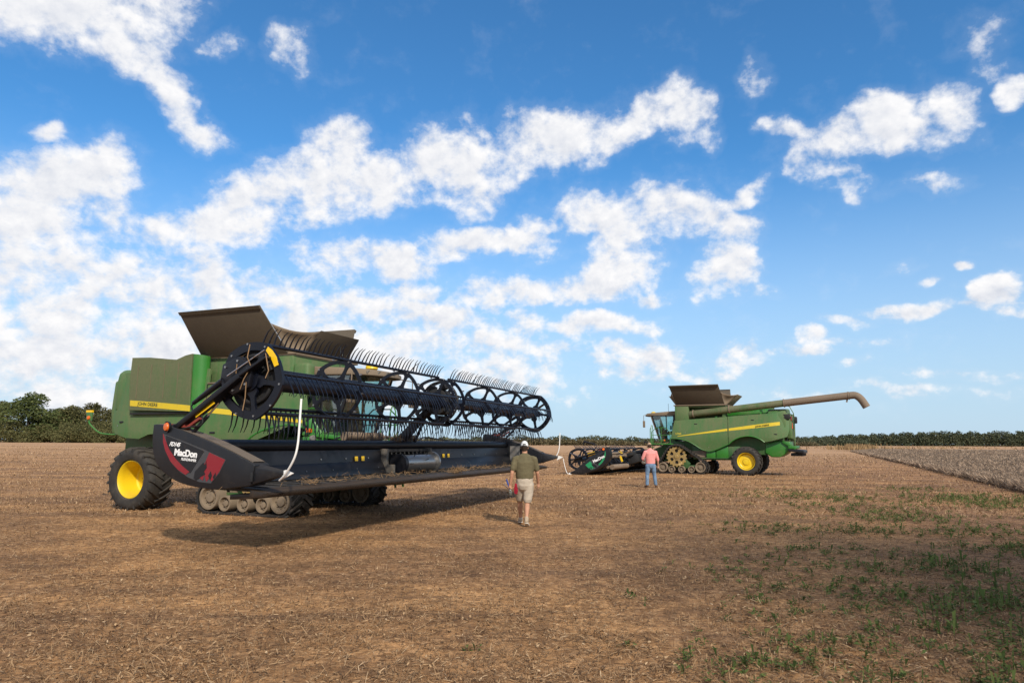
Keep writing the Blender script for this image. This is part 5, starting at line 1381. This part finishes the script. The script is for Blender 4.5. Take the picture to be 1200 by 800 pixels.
    # belt line and shoes
    for side in ('L', 'R'):
        hp, kn, an, toe = [Vector(v) for v in p['leg' + side]]
        heel = an + (an - toe).normalized() * .06; heel.z = an.z - .03
        fw = (toe - an); fw.z = 0; fw.normalize()
        S2 = Flesh(); zt = toe.z
        a0 = an + Vector((0, 0, -.035)) - fw * .035
        S2.chain([(*a0, .042, .045), (*a0.lerp(toe, .45), .046, .042), (*(toe - fw * .02), .048, .034), (*(toe + fw * .03), .040, .028)], 14)
        S2.chain([(*(an + Vector((0, 0, -.03))), .048), (*(an + Vector((0, 0, .02))), .046)], 12)
        sho = S2.fuse('shoe', p['shoe'], root, .008, 3)
        so_ = Flesh(); so_.chain([(*(a0 + Vector((0, 0, -.038)) - fw * .012), .044, .014), (*(a0.lerp(toe, .5) + Vector((0, 0, -.030))), .047, .014), (*(toe + Vector((0, 0, -.026))), .050, .014), (*(toe + fw * .045 + Vector((0, 0, -.020))), .040, .013)], 12)
        so_.fuse('sole', p['sole'], sho, .007, 2)
        if p['short']:
            k = MB(); k.tube([an + Vector((0, 0, .0)), an.lerp(kn, .08)], [.046, .045], 14); k.build('sock', M['sock'], sho, smooth=50)
    return root

man = person('m', 'man in olive shirt, khaki shorts and white cap walking away across the stubble', dict(
    head=(0, .03, 1.665), neck=(0, .0, 1.53), yaw=R(-6), hp=R(-4), cap=M['cap_white'], capband=True,
    torso=[(0, .0, .93, .165, .118), (0, .0, 1.05, .170, .125), (0, .0, 1.22, .180, .13), (0, -.01, 1.36, .185, .12), (0, -.01, 1.45, .13, .085)],
    shirt=[(0, .0, 1.02, .178, .135), (0, .0, 1.12, .188, .142), (0, .0, 1.24, .190, .142), (0, -.01, 1.36, .192, .130), (0, -.01, 1.445, .150, .092)],
    seat=[(0, .0, .86, .165, .132), (0, .0, .95, .172, .135), (0, .0, 1.03, .170, .128)],
    armL=((-.215, -.01, 1.42), (-.280, -.075, 1.13), (-.315, -.02, .89)), armR=((.215, -.01, 1.42), (.285, .02, 1.13), (.320, .16, .90)),
    handL=((-.05, .10, -1), (1, .3, 0), (.0, 1, .1), 1.05), handR=((.0, .06, -1), (-1, .25, 0), (0, 1, .1), .55),
    legL=((-.095, .02, .87), (-.080, .24, .50), (-.055, .36, .115), (-.060, .50, .060)), legR=((.095, -.01, .87), (.055, -.02, .48), (.020, -.25, .165), (.050, -.13, .048)),
    sleeve=.72, ease=.014, shirtmat=M['olive'], short=True, legmat=M['khaki'], shoe=M['shoe_tan'], sole=M['sole']))
man.location = (.29, 15.25, ground_z(.29, 15.25)); man.rotation_euler = (0, 0, R(4))
def along(root, v): return root.matrix_basis @ Vector(v)
bpy.context.view_layer.update()
# pliers in his left hand, red cloth at his left hip
Mm = Matrix.Translation(man.location) @ Matrix.Rotation(R(4), 4, 'Z')
pl = empty('pliers', Mm @ Vector((-.315, .0, .79))); tag(pl, 'large pliers with a blue grip held in the left hand of the man in olive', 'pliers')
m = MB(); m.tube([(.0, 0, -.03), (-.035, .0, .06), (-.085, .0, .20)], [.012, .016, .017], 8); m.build('grip', M['tool_blue'], pl)
m = MB(); m.tube([(.0, 0, -.03), (-.075, .0, .035), (-.155, .01, .10)], [.012, .015, .014], 8); m.build('grip', M['tool_brown'], pl)
m = MB(); m.box(-.022, .022, -.014, .014, -.06, -.02); m.bar((-.012, 0, -.05), (.008, 0, -.15), .026, .026, w1=.016, h1=.016); m.bar((.022, 0, -.05), (.03, 0, -.145), .026, .022, w1=.014, h1=.014); m.lathe([(0, .018), (.02, .018), (.02, -.018), (0, -.018)], 12, MX((0, 0, -.04), (0, 1, 0), (1, 0, 0))); m.build('jaws', M['tool_grey'], pl, bevel=.004)
rg = Flesh(); rg.chain([(0, 0, .10, .026, .014), (-.008, -.004, .03, .040, .016), (.0, .0, -.05, .044, .015), (-.004, .0, -.115, .034, .010)], 14)
ro = rg.fuse('red_cloth', M['ragred'], None, .008, 2, .010, (18, 18, 14), 2.); ro.location = Mm @ Vector((-.195, -.07, .80)); tag(ro, 'small red cloth hanging beside the left hip of the man in olive', 'cloth')

man2 = person('m', 'man in pink shirt, blue jeans and tan cap facing the farther combine', dict(
    head=(-.01, .075, 1.635), neck=(0, .015, 1.52), yaw=R(10), hp=R(-24), cap=M['cap_tan'],
    torso=[(0, .0, .95, .165, .118), (0, .0, 1.06, .160, .12), (0, .0, 1.22, .172, .125), (0, -.01, 1.36, .182, .118), (0, -.005, 1.44, .13, .085)],
    shirt=[(0, .0, .97, .178, .130), (0, .0, 1.08, .178, .132), (0, .0, 1.22, .186, .136), (0, -.012, 1.36, .194, .128), (0, -.005, 1.44, .150, .09)],
    seat=[(0, .0, .87, .165, .130), (0, .0, .94, .168, .128), (0, .0, 1.0, .164, .120)],
    armL=((-.215, -.005, 1.40), (-.315, .02, 1.14), (-.22, .24, 1.06)), armR=((.215, -.01, 1.40), (.290, -.02, 1.12), (.315, .05, .87)),
    handL=((.35, .9, .05), (0, .2, -1), (.8, -.3, .2), .7), handR=((.0, .06, -1), (-1, .25, 0), (0, 1, .1), .55),
    legL=((-.10, .0, .88), (-.135, .03, .50), (-.165, -.02, .105), (-.20, .13, .048)), legR=((.10, .0, .88), (.155, .05, .50), (.20, .03, .105), (.255, .17, .048)),
    sleeve=1.22, ease=.016, shirtmat=M['pink'], short=False, legmat=M['denim'], shoe=M['boot'], sole=M['boot']))
man2.location = (5.62, 28.0, ground_z(5.62, 28)); man2.rotation_euler = (0, 0, R(2))

# ------------------------------------------------------------------ vegetation
def leaf_mat(name, stops, rough=.75, trans=.25, nscale=.25):
    m, T, b, out = new_mat(name)
    geo = T.n('ShaderNodeNewGeometry')
    tc = T.n('ShaderNodeTexCoord'); n = T.noise(tc.outputs['Object'], nscale, 3, .6)
    f = T.math('ADD', T.math('MULTIPLY', geo.outputs['Random Per Island'], .6), T.math('MULTIPLY', n, .4))
    c = T.ramp(f, stops)
    T.l(c, b.inputs['Base Color']); b.inputs['Roughness'].default_value = rough; b.inputs['Specular IOR Level'].default_value = .2
    if trans:
        tr = T.n('ShaderNodeBsdfTranslucent'); T.l(c, tr.inputs[0]); mx = T.n('ShaderNodeMixShader'); mx.inputs[0].default_value = trans
        T.l(b.outputs[0], mx.inputs[1]); T.l(tr.outputs[0], mx.inputs[2]); T.l(mx.outputs[0], out.inputs[0])
    return m
M['bark'] = paint('bark', (.06, .045, .032), .9, .2, bump=.6)
M['leaf_a'] = leaf_mat('leaves_dark', [(.15, (.045, .066, .022)), (.5, (.088, .112, .036)), (.85, (.155, .165, .058))])
M['leaf_b'] = leaf_mat('leaves_olive', [(.15, (.062, .068, .026)), (.5, (.115, .114, .045)), (.85, (.19, .165, .07))])
M['leaf_c'] = leaf_mat('leaves_turning', [(.15, (.05, .055, .02)), (.5, (.095, .09, .035)), (.85, (.17, .125, .055))])
M['leaf_far'] = leaf_mat('leaves_far', [(.15, (.046, .060, .040)), (.5, (.078, .094, .054)), (.85, (.135, .130, .074))], nscale=.05)
M['leaf_scrub'] = leaf_mat('leaves_scrub', [(.15, (.070, .062, .032)), (.5, (.115, .096, .050)), (.85, (.18, .142, .078))], nscale=.06)

def leaf_quads(centres, size, r, flat=.0):
    n = len(centres)
    a = r.normal(size=(n, 3)); a /= np.linalg.norm(a, axis=1, keepdims=True)
    b = r.normal(size=(n, 3)); b -= a * (a * b).sum(1, keepdims=True); b /= np.linalg.norm(b, axis=1, keepdims=True)
    s = size * r.uniform(.6, 1.3, (n, 1)); w = s * r.uniform(.5, .8, (n, 1))
    V = np.stack([centres - a * s, centres - b * w + a * s * .1, centres + a * s, centres + b * w * .9 - a * s * .1], 1).reshape(-1, 3)
    return V, np.arange(4 * n).reshape(n, 4)

def make_tree(h, wdt, mat, seed, nleaf, leaf, low=.08, lobes=18, trunk=.25, name='tree'):
    r = np.random.default_rng(seed)
    root = empty(name)
    m = MB(); lean = r.normal(0, .03, 2)
    top = Vector((lean[0] * h, lean[1] * h, h * .82))
    m.tube([(0, 0, -.3), (0, 0, h * .06), Vector((0, 0, 0)).lerp(top, .4), Vector((0, 0, 0)).lerp(top, .75), top], [trunk * 1.4, trunk, trunk * .75, trunk * .4, trunk * .1], 9)
    cs = []
    for k in range(lobes):
        t = low + (1 - low) * ((k + .5) / lobes) ** .9
        env = math.sin(PI * min(1, max(0, (t - low + .12) / (1.10 - low)) ) ** .8)
        a = r.uniform(0, 2 * PI); rad = wdt * .5 * env * r.uniform(.35, .95)
        c = np.array([rad * math.cos(a), rad * math.sin(a), h * t * .97])
        sz = wdt * r.uniform(.15, .26) * (.6 + .5 * env)
        cs.append((c, sz))
        st = Vector((0, 0, 0)).lerp(top, max(.1, t - .16) / .85 if t < .9 else .9)
        m.tube([st, st.lerp(Vector(c), .6) + Vector((0, 0, -.02 * h)), Vector(c)], [trunk * .32, trunk * .2, trunk * .06], 5)
    m.build('trunk', M['bark'], root, smooth=50)
    pts = []
    for c, sz in cs:
        n = int(nleaf / lobes * (sz / (wdt * .18)) ** 2)
        d = r.normal(size=(n, 3)); d /= np.linalg.norm(d, axis=1, keepdims=True)
        rad = sz * (r.uniform(.25, 1., (n, 1)) ** .45) * (1 + .25 * np.sin(d[:, :1] * 5 + sz) * np.cos(d[:, 1:2] * 6))
        pts.append(c + d * rad * np.array([1.15, 1.15, .72]))
    pts = np.concatenate(pts); pts = pts[pts[:, 2] > .15]
    V, F = leaf_quads(pts, leaf, r)
    np_mesh('crown', V, F, mat, root)
    return root

def at(px, depth):
    return (px - 600) / 800 * depth, depth
protos = {}
tree_list = [   # px, top y, crown width in px, depth, kind, label
    (-34, 470, 54, 205, 'a', 'dark evergreen tree at the far left end of the field edge'),
    (6, 473, 40, 214, 'b', 'olive green tree cut by the left border beside the tall dark one'),
    (41, 464, 60, 200, 'a', 'tallest dark spreading tree of the row at the left field edge'),
    (73, 481, 42, 212, 'a', 'low dark tree just right of the tallest tree at the left field edge'),
    (88, 478, 40, 203, 'b', 'olive tree in the middle of the row left of the nearer combine'),
    (111, 475, 48, 216, 'c', 'tree with yellowing top behind the marker arm of the nearer combine'),
    (133, 482, 38, 204, 'b', 'bushy olive tree against the rear of the nearer combine'),
    (163, 486, 46, 214, 'a', 'dark tree mostly hidden behind the rear of the nearer combine'),
    (205, 488, 46, 222, 'b', 'olive tree hidden behind the rear hood of the nearer combine'),
]
for i, (px, ty, wpx, dep, kind, lab) in enumerate(tree_list):
    key = kind
    if key not in protos:
        protos[key] = make_tree(14., 11., M['leaf_' + kind], {'a': 3, 'b': 8, 'c': 15}[kind], 8500, .25, low=.02, lobes=34)
        t = protos[key]
    else:
        t = copy_tree(protos[key])
    x, y = at(px, dep); z = ground_z(x, y)
    hz = 515.6 + .0045 * px
    h = (hz - ty) / 800 * dep * 1.02 + CAM_H - z
    t.location = (x, y, z); t.scale = (wpx / 800 * dep / 11. * 1.25, wpx / 800 * dep / 11. * 1.25, h / 13.6); t.rotation_euler = (0, 0, i * 1.9)
    tag(t, lab, 'tree', 'trees at the left field edge')
# lower bushes that close the foot of the row
bush = None
for i, (px, dep, w, hh) in enumerate([(-20, 196, 11, 5.5), (18, 194, 10, 6), (55, 195, 11, 5), (84, 194, 9, 5.5), (104, 195, 9, 5), (125, 196, 9, 6), (148, 198, 10, 5.5), (176, 200, 10, 6)]):
    if bush is None: bush = make_tree(6., 10., M['leaf_b'], 21, 4600, .22, low=.0, lobes=16, trunk=.1, name='bush'); t = bush
    else: t = copy_tree(bush)
    x, y = at(px, dep); t.location = (x, y, ground_z(x, y) - .2); t.scale = (w / 10, w / 10, hh / 6); t.rotation_euler = (0, 0, i * 2.3)
    tag(t, 'low dark bush at the foot of the trees along the left field edge', 'bush', 'bushes at the foot of the left tree row')

def far_wood(name, label_pts, mat, seed, leaf, per, spacing, hfun, depth_rows, zbase=0.):
    r = np.random.default_rng(seed); C = []
    for (x0, y0), (x1, y1) in zip(label_pts, label_pts[1:]):
        L = math.hypot(x1 - x0, y1 - y0); n = max(1, int(L / spacing))
        for k in range(n):
            for row in range(depth_rows):
                t = (k + r.uniform(0, 1)) / n
                x = x0 + (x1 - x0) * t + r.normal(0, 1.5); y = y0 + (y1 - y0) * t + row * spacing * .9 + r.normal(0, 1.5)
                h = hfun(x) * r.uniform(.80, 1.08); w = spacing * r.uniform(.6, 1.1)
                d = r.normal(size=(per, 3)); d /= np.linalg.norm(d, axis=1, keepdims=True)
                rr = r.uniform(.3, 1., (per, 1)) ** .4
                p = d * rr * np.array([w, w, h * .42]) + np.array([x, y, h * .58])
                low = r.uniform(0, 1, (per // 2, 3)) * np.array([2.6 * w, 2 * w, h * .55]) + np.array([x - 1.3 * w, y - w, 0])
                C.append(p); C.append(low)
    P = np.concatenate(C); P[:, 2] += zbase
    V, F = leaf_quads(P, leaf, r)
    o = np_mesh(name, V, F, mat); tag(o, kind='stuff')
    return o
# scrub and trees across the far end of the field
far_wood('far_scrub', [(-260, 430), (-60, 450), (120, 470), (230, 520)], M['leaf_scrub'], 2, .60, 110, 4.5, lambda x: 3.9 + .9 * math.sin(x * .05), 2)
far_wood('far_wood', [(-290, 470), (-60, 500), (140, 530), (330, 640)], M['leaf_far'], 4, .75, 110, 5.5, lambda x: 6.0 + 1.0 * math.sin(x * .03) + (1.0 * math.sin(x * .21)), 2)
# the long wood on the right
far_wood('right_wood', [(295, 700), (560, 690), (860, 660)], M['leaf_far'], 6, .8, 250, 5.2, lambda x: 9.0 + 6.0 * min(1, max(0, (x - 300) / 130)), 3)

# ---- standing soybeans on the right
def edge_pt(t): return np.array([16.8 + .405 * t, 16.4 + .914 * t])     # along the cut edge
def soy():
    r = np.random.default_rng(12)
    m_, T, b, out = new_mat('ripe_soybeans')
    geo = T.n('ShaderNodeNewGeometry'); tc = T.n('ShaderNodeTexCoord'); n = T.noise(tc.outputs['Object'], .35, 4, .6)
    f = T.math('ADD', T.math('MULTIPLY', geo.outputs['Random Per Island'], .65), T.math('MULTIPLY', n, .35))
    T.l(T.ramp(f, [(.12, (.19, .132, .092)), (.45, (.30, .215, .152)), (.75, (.38, .282, .205)), (1., (.46, .355, .265))]), b.inputs['Base Color']); b.inputs['Roughness'].default_value = .9; b.inputs['Specular IOR Level'].default_value = .1
    trl = T.n('ShaderNodeBsdfTranslucent'); trl.inputs[0].default_value = (.36, .27, .19, 1); mxs = T.n('ShaderNodeMixShader'); mxs.inputs[0].default_value = .35; T.l(b.outputs[0], mxs.inputs[1]); T.l(trl.outputs[0], mxs.inputs[2]); T.l(mxs.outputs[0], out.inputs[0])
    V = []
    N = 40000
    u = r.uniform(0, 1, N); t = 4 * np.exp(u * math.log(160 / 4.)) + r.normal(0, .5, N)
    dist = 14 + t
    lat = np.where(r.uniform(0, 1, N) < .62, r.uniform(-.3, 1.0, N) * 5.5, r.uniform(0, 1, N) ** 1.6 * (10 + dist * .35))
    base = np.stack([16.8 + .405 * t + .914 * lat, 16.4 + .914 * t - .405 * lat], 1) + r.normal(0, .12, (N, 2))
    tap = np.clip(.42 + lat / 6.5, .35, 1.)[:, None]
    Vs = []
    for k in range(9):
        w = np.maximum(.006, dist * .00055)[:, None]
        if k < 2:
            p0 = np.concatenate([base, np.full((N, 1), .0)], 1); d = np.concatenate([r.normal(0, .13, (N, 2)), r.uniform(.50, .80, (N, 1)) * tap], 1)
        else:
            p0 = np.concatenate([base + r.normal(0, .05, (N, 2)), r.uniform(.10, .60, (N, 1)) * tap], 1); d = np.concatenate([r.normal(0, .15, (N, 2)), r.uniform(.05, .26, (N, 1))], 1)
            w = w * 2.0
        a = r.uniform(0, 2 * PI, N); q = np.stack([np.cos(a), np.sin(a), np.zeros(N)], 1) * w
        Vs.append(np.stack([p0 - q, p0 + q, p0 + d + q * .6, p0 + d - q * .6], 1))
    V = np.concatenate(Vs).reshape(-1, 3)
    F = np.arange(len(V)).reshape(-1, 4)
    o = np_mesh('soybean_crop', V, F, m_); tag(o, kind='stuff')
    # the closed canopy farther into the crop
    nt_, nl = 120, 70; P = []; Q = []
    for i in range(nt_):
        t = -14 * (1 - i / (nt_ - 1)) + 205 * (i / (nt_ - 1)) ** 2.0
        for j in range(nl):
            l = 3.6 + 420 * (j / (nl - 1)) ** 2.6
            x = 16.8 + .405 * t + .914 * l; y = 16.4 + .914 * t - .405 * l
            s = min(1, (l - 3.6) / 4.)
            z = (.06 + .40 * s) + .10 * mnoise.noise((x * 1.7, y * 1.7, 0)) + .10 * mnoise.noise((x * .5, y * .5, 4)) * s
            P.append((x, y, max(.02, z) if j else 0.))
    for i in range(nt_ - 1):
        for j in range(nl - 1):
            a = i * nl + j; Q.append((a, a + 1, a + nl + 1, a + nl))
    me = bpy.data.meshes.new('soybean_canopy'); me.from_pydata(P, [], Q); me.shade_smooth()
    m2, T, b, out = new_mat('soybean_canopy'); geo = T.n('ShaderNodeNewGeometry')
    n = T.noise(geo.outputs['Position'], 9., 6, .75); n2 = T.noise(geo.outputs['Position'], .25, 4, .6)
    f = T.math('ADD', T.math('MULTIPLY', n, .65), T.math('MULTIPLY', n2, .35))
    T.l(T.ramp(f, [(.32, (.165, .115, .080)), (.5, (.285, .207, .147)), (.68, (.39, .292, .213))]), b.inputs['Base Color']); b.inputs['Roughness'].default_value = .95; b.inputs['Specular IOR Level'].default_value = .05
    bp = T.n('ShaderNodeBump'); bp.inputs['Strength'].default_value = 1.; bp.inputs['Distance'].default_value = .25; T.l(n, bp.inputs['Height']); T.l(bp.outputs[0], b.inputs['Normal'])
    me.materials.append(m2); o2 = bpy.data.objects.new('soybean_canopy', me); COL.objects.link(o2); tag(o2, kind='stuff')
    # tufts of tall dry grass at the far corner of the crop and along the wood
    C = []
    for cx, cy, sp, n, h in [(84, 170, 3, 160, 1.0), (92, 185, 2.5, 200, 1.5), (97, 192, 2., 140, 1.7), (110, 215, 9, 160, .6), (150, 250, 20, 160, .6), (200, 300, 40, 160, .7)]:
        p = np.stack([r.normal(cx, sp, n), r.normal(cy, sp * 1.2, n), np.full(n, .35)], 1); d = np.stack([r.normal(0, .2, n), r.normal(0, .2, n), r.uniform(.5, 1., n) * h], 1)
        a = r.uniform(0, 2 * PI, n); q = np.stack([np.cos(a), np.sin(a), np.zeros(n)], 1) * (.0009 * cy)
        C.append(np.stack([p - q, p + q, p + d + q * .3, p + d - q * .3], 1))
    V = np.concatenate(C).reshape(-1, 3)
    mg = leaf_mat('dry_grass', [(.2, (.20, .13, .065)), (.6, (.31, .20, .10)), (.9, (.38, .27, .15))], .9, .2)
    o3 = np_mesh('dry_grass', V, np.arange(len(V)).reshape(-1, 4), mg); tag(o3, kind='stuff')
soy()

# ---- chopped straw and leaves lying on the stubble
def litter():
    r = np.random.default_rng(31)
    m_, T, b, out = new_mat('chopped_straw')
    geo = T.n('ShaderNodeNewGeometry')
    T.l(T.ramp(geo.outputs['Random Per Island'], [(0., (.055, .033, .020)), (.3, (.145, .086, .045)), (.66, (.27, .165, .085)), (.92, (.35, .23, .125)), (1., (.44, .32, .20))]), b.inputs['Base Color'])
    b.inputs['Roughness'].default_value = .85; b.inputs['Specular IOR Level'].default_value = .2
    N = 320000
    d = 3.2 * np.exp(r.uniform(0, 1, N) ** 1.15 * math.log(34 / 3.2))
    lat = r.uniform(-1.02, 1.02, N) * (d * .86 + 1.2)
    clump = np.array([mnoise.noise((x * .9, y * .9, 2.)) + .6 * mnoise.noise((x * 3.1, y * 3.1, 5.)) for x, y in zip(lat[::1], d[::1])])
    keep = r.uniform(-.9, .7, N) < clump + .25
    d, lat = d[keep], lat[keep]; n = len(d)
    z = np.array([ground_z(x, y) for x, y in zip(lat, d)])
    kind = r.uniform(0, 1, n)
    L = np.where(kind < .74, r.uniform(.009, .038, n), r.uniform(.005, .015, n)); L = np.where(kind < .04, L * 2.2, L)
    W = np.where(kind < .74, r.uniform(.0014, .0034, n), L * r.uniform(.35, .7, n))
    W = np.maximum(W, d * .00020)
    a = r.uniform(0, 2 * PI, n); tilt = np.where(kind < .74, r.normal(0, .28, n), r.normal(0, .55, n))
    dx = np.stack([np.cos(a) * np.cos(tilt), np.sin(a) * np.cos(tilt), np.sin(tilt)], 1) * L[:, None]
    roll = r.normal(0, .6, n)
    sx = np.stack([-np.sin(a) * np.cos(roll), np.cos(a) * np.cos(roll), np.sin(roll)], 1) * W[:, None]
    c = np.stack([lat, d, z + .006 + np.abs(np.sin(tilt)) * L * .8 + r.uniform(0, .022, n)], 1)
    bend = np.stack([np.zeros(n), np.zeros(n), r.uniform(-.1, .35, n) * L * .4], 1)
    V = np.stack([c - dx - sx, c - dx * .1 + bend - sx * 1.1, c + dx - sx * .5, c + dx + sx * .5, c - dx * .1 + bend + sx * 1.1, c - dx + sx], 1).reshape(-1, 3)
    i0 = np.arange(n) * 6
    F = np.concatenate([np.stack([i0, i0 + 1, i0 + 4, i0 + 5], 1), np.stack([i0 + 1, i0 + 2, i0 + 3, i0 + 4], 1)])
    o = np_mesh('straw_litter', V, F, m_); tag(o, kind='stuff')
    # cut stalks still standing in rows
    N = 14000
    d = 4.2 * np.exp(r.uniform(0, 1, N) * math.log(30 / 4.2)); lat = r.uniform(-1, 1, N) * (d * .8 + 1)
    ca, sa = math.cos(R(22)), math.sin(R(22)); u = lat * ca - d * sa; v = lat * sa + d * ca
    v = np.round(v / .38) * .38 + r.normal(0, .03, N); x = u * ca + v * sa; y = -u * sa + v * ca
    z = np.array([ground_z(p, q) for p, q in zip(x, y)])
    h = r.uniform(.03, .11, N); lean = r.normal(0, .45, (N, 2)) * h[:, None]; a = r.uniform(0, 2 * PI, N); w = np.maximum(.0022, y * .0002)
    q = np.stack([np.cos(a) * w, np.sin(a) * w, np.zeros(N)], 1); p0 = np.stack([x, y, z - .01], 1); p1 = np.stack([x + lean[:, 0], y + lean[:, 1], z + h], 1)
    V = np.stack([p0 - q, p0 + q, p1 + q * .7, p1 - q * .7], 1).reshape(-1, 3)
    o = np_mesh('cut_stubble', V, np.arange(4 * N).reshape(-1, 4), m_); tag(o, kind='stuff')
litter()

def far_stubble():
    r = np.random.default_rng(9); N = 80000
    d = 17 * np.exp(r.uniform(0, 1, N) ** 1.1 * math.log(120 / 17.)); lat = r.uniform(-1, 1, N) * (d * .82 + 1)
    ca, sa = math.cos(R(22)), math.sin(R(22)); u = lat * ca - d * sa; v = lat * sa + d * ca
    cl = np.array([mnoise.noise((a * .18, b * .9, 3.)) + .7 * mnoise.noise((a * 1.1, b * 1.6, 8.)) for a, b in zip(u, v)])
    k = r.uniform(-.8, .9, N) < cl + .1; d, lat = d[k], lat[k]
    ok = lat < (16.4 + .44 * (d - 16.4)); d, lat = d[ok], lat[ok]; n = len(d)
    z = np.array([ground_z(a, b) for a, b in zip(lat, d)])
    w = np.maximum(.010, d * .0005) * r.uniform(.6, 1.6, n); h = r.uniform(.02, .085, n) * np.minimum(1.6, .7 + d * .012); a = r.uniform(0, 2 * PI, n)
    q = np.stack([np.cos(a) * w, np.sin(a) * w, np.zeros(n)], 1); p0 = np.stack([lat, d, z - .01], 1); p1 = p0 + np.stack([r.normal(0, .04, n), r.normal(0, .04, n), h], 1)
    V = np.stack([p0 - q, p0 + q, p1 + q * .5, p1 - q * .6], 1).reshape(-1, 3)
    m_, T, b, out = new_mat('standing_residue'); geo = T.n('ShaderNodeNewGeometry')
    T.l(T.ramp(geo.outputs['Random Per Island'], [(0., (.11, .068, .04)), (.4, (.22, .138, .075)), (.75, (.34, .22, .125)), (1., (.44, .31, .19))]), b.inputs['Base Color']); b.inputs['Roughness'].default_value = .9; b.inputs['Specular IOR Level'].default_value = .1
    o = np_mesh('field_stubble', V, np.arange(4 * n).reshape(-1, 4), m_); tag(o, kind='stuff')
far_stubble()

# ---- green weeds in the lower right
def ground_at(px, py):
    y = 1424 / (py - (515.5 + .0045 * px)); return (px - 600) / 800 * y, y
def weeds():
    r = np.random.default_rng(77)
    V = []; F = []
    spots = [  # px, py, spread in metres (x, y), plants, height
        (950, 580, 1.9, 1.6, 170, .10), (1010, 596, 1.4, 1.0, 80, .10), (1110, 582, 1.6, .9, 110, .16), (1170, 590, 1.6, 1.0, 120, .18), (1060, 572, 1.0, .8, 40, .12), (880, 615, .8, .6, 40, .10),
        (1000, 618, .9, .4, 40, .12), (1050, 606, .9, .5, 50, .14), (1110, 660, .75, .35, 120, .22), (1080, 655, .5, .3, 60, .2), (1150, 672, .5, .25, 40, .16), (1180, 700, .7, .35, 120, .22), (1120, 710, .5, .25, 90, .22), (1190, 745, .45, .3, 110, .22),
        (1110, 695, .5, .2, 50, .16), (1040, 690, .5, .25, 40, .12), (980, 680, .7, .3, 40, .10), (1010, 660, .5, .25, 30, .10), (880, 660, .7, .4, 34, .10), (900, 700, .6, .3, 26, .08), (840, 760, .35, .2, 22, .12), (860, 755, .3, .2, 14, .12), (960, 745, .3, .15, 10, .10),
        (1080, 770, .5, .25, 26, .12), (1160, 780, .4, .25, 60, .18), (1000, 780, .3, .2, 8, .1), (720, 690, .15, .12, 8, .10), (745, 742, .1, .1, 4, .08), (1130, 620, .9, .5, 50, .12), (1175, 640, .8, .4, 50, .14), (930, 640, .5, .3, 16, .1), (1055, 735, .5, .3, 20, .12), (550, 745, .1, .1, 4, .06)]
    spots = [(a, b, c, d, max(2, int(e * (.34 if (b > 640 and a > 1070) else .6 if b > 640 else 1.5))), f * .9) for a, b, c, d, e, f in spots]
    for _ in range(330): spots.append((r.uniform(840, 1210), 575 + 225 * r.uniform(0, 1) ** 1.1, .35, .2, int(r.integers(1, 3)), r.uniform(.04, .11)))
    k = 0
    for px, py, sx, sy, n, h in spots:
        cx, cy = ground_at(px, py)
        for _ in range(n):
            x = cx + r.normal(0, sx * .72); y = cy + r.normal(0, sy * 1.05)
            if y < 3.5: continue
            z = ground_z(x, y); hh = h * r.uniform(.4, 1.3); nl = int(r.integers(6, 16))
            for j in range(nl):
                t = (j + .7) / nl; a = r.uniform(0, 2 * PI); el_ = r.uniform(-.1, .8)
                p0 = np.array([x + r.normal(0, .012) * (1 + t), y + r.normal(0, .012), z + hh * t * r.uniform(.6, 1.)])
                L = r.uniform(.013, .031) * min(1.15, .72 + y * .025) * (1.25 - .5 * t) * (1 + h * 1.5); d = np.array([math.cos(a) * math.cos(el_), math.sin(a) * math.cos(el_), math.sin(el_)])
                q = np.array([-math.sin(a), math.cos(a), r.normal(0, .3)]) * L * .42
                p0 = p0 + d * r.uniform(0, .03)
                V += [p0, p0 + d * L * .9 + q + np.array([0, 0, L * .15]), p0 + d * L * 2. - np.array([0, 0, L * .25]), p0 + d * L * .9 - q + np.array([0, 0, L * .15])]
                F.append((k, k + 1, k + 2, k + 3)); k += 4
            p0 = np.array([x, y, z]); q = np.array([.002, 0, 0]); V += [p0 - q, p0 + q, p0 + [r.normal(0, .02), r.normal(0, .02), hh], p0 + [0, 0, hh * .9]]; F.append((k, k + 1, k + 2, k + 3)); k += 4
    mw = leaf_mat('weed_leaves', [(.1, (.048, .062, .020)), (.40, (.085, .125, .033)), (.70, (.135, .175, .050)), (.84, (.17, .13, .055)), (.95, (.20, .085, .04))], .6, .3, 1.2)
    o = np_mesh('weeds', V, F, mw); tag(o, kind='stuff')
weeds()

# ---- unseen tree added behind the viewer, only to shade the lower right field
def added_shade_tree():
    r = np.random.default_rng(44)
    root = empty('tree')
    m = MB(); m.tube([(0, 0, -.3), (0, 0, 4), (.3, .2, 12), (.4, .1, 22)], [.5, .4, .28, .06], 10)
    for k in range(26):
        z = 9 + .55 * k; a = 2.4 * k; L = 3.6 * math.sin(PI * min(1, (k + 3) / 30)) + .6
        m.tube([(.2, .1, z), (.2 + L * .6 * math.cos(a), L * .6 * math.sin(a), z + 1.1), (.2 + L * math.cos(a), L * math.sin(a), z + 1.5)], [.10, .06, .015], 5)
    m.build('trunk', M['bark'], root, smooth=50)
    n = 14000
    P = r.normal(size=(n, 3)) * np.array([2.5, 2.4, 2.6]) + np.array([.3, .1, 17.2])
    P = P[P[:, 2] > 7]
    V, F = leaf_quads(P, .17, r); np_mesh('crown', V, F, M['leaf_a'], root)
    return root
sh = added_shade_tree(); sh.location = (17.6, -16.6, 0); tag(sh, 'unseen thin-crowned tree added behind the viewer to shade the lower right corner', 'tree')
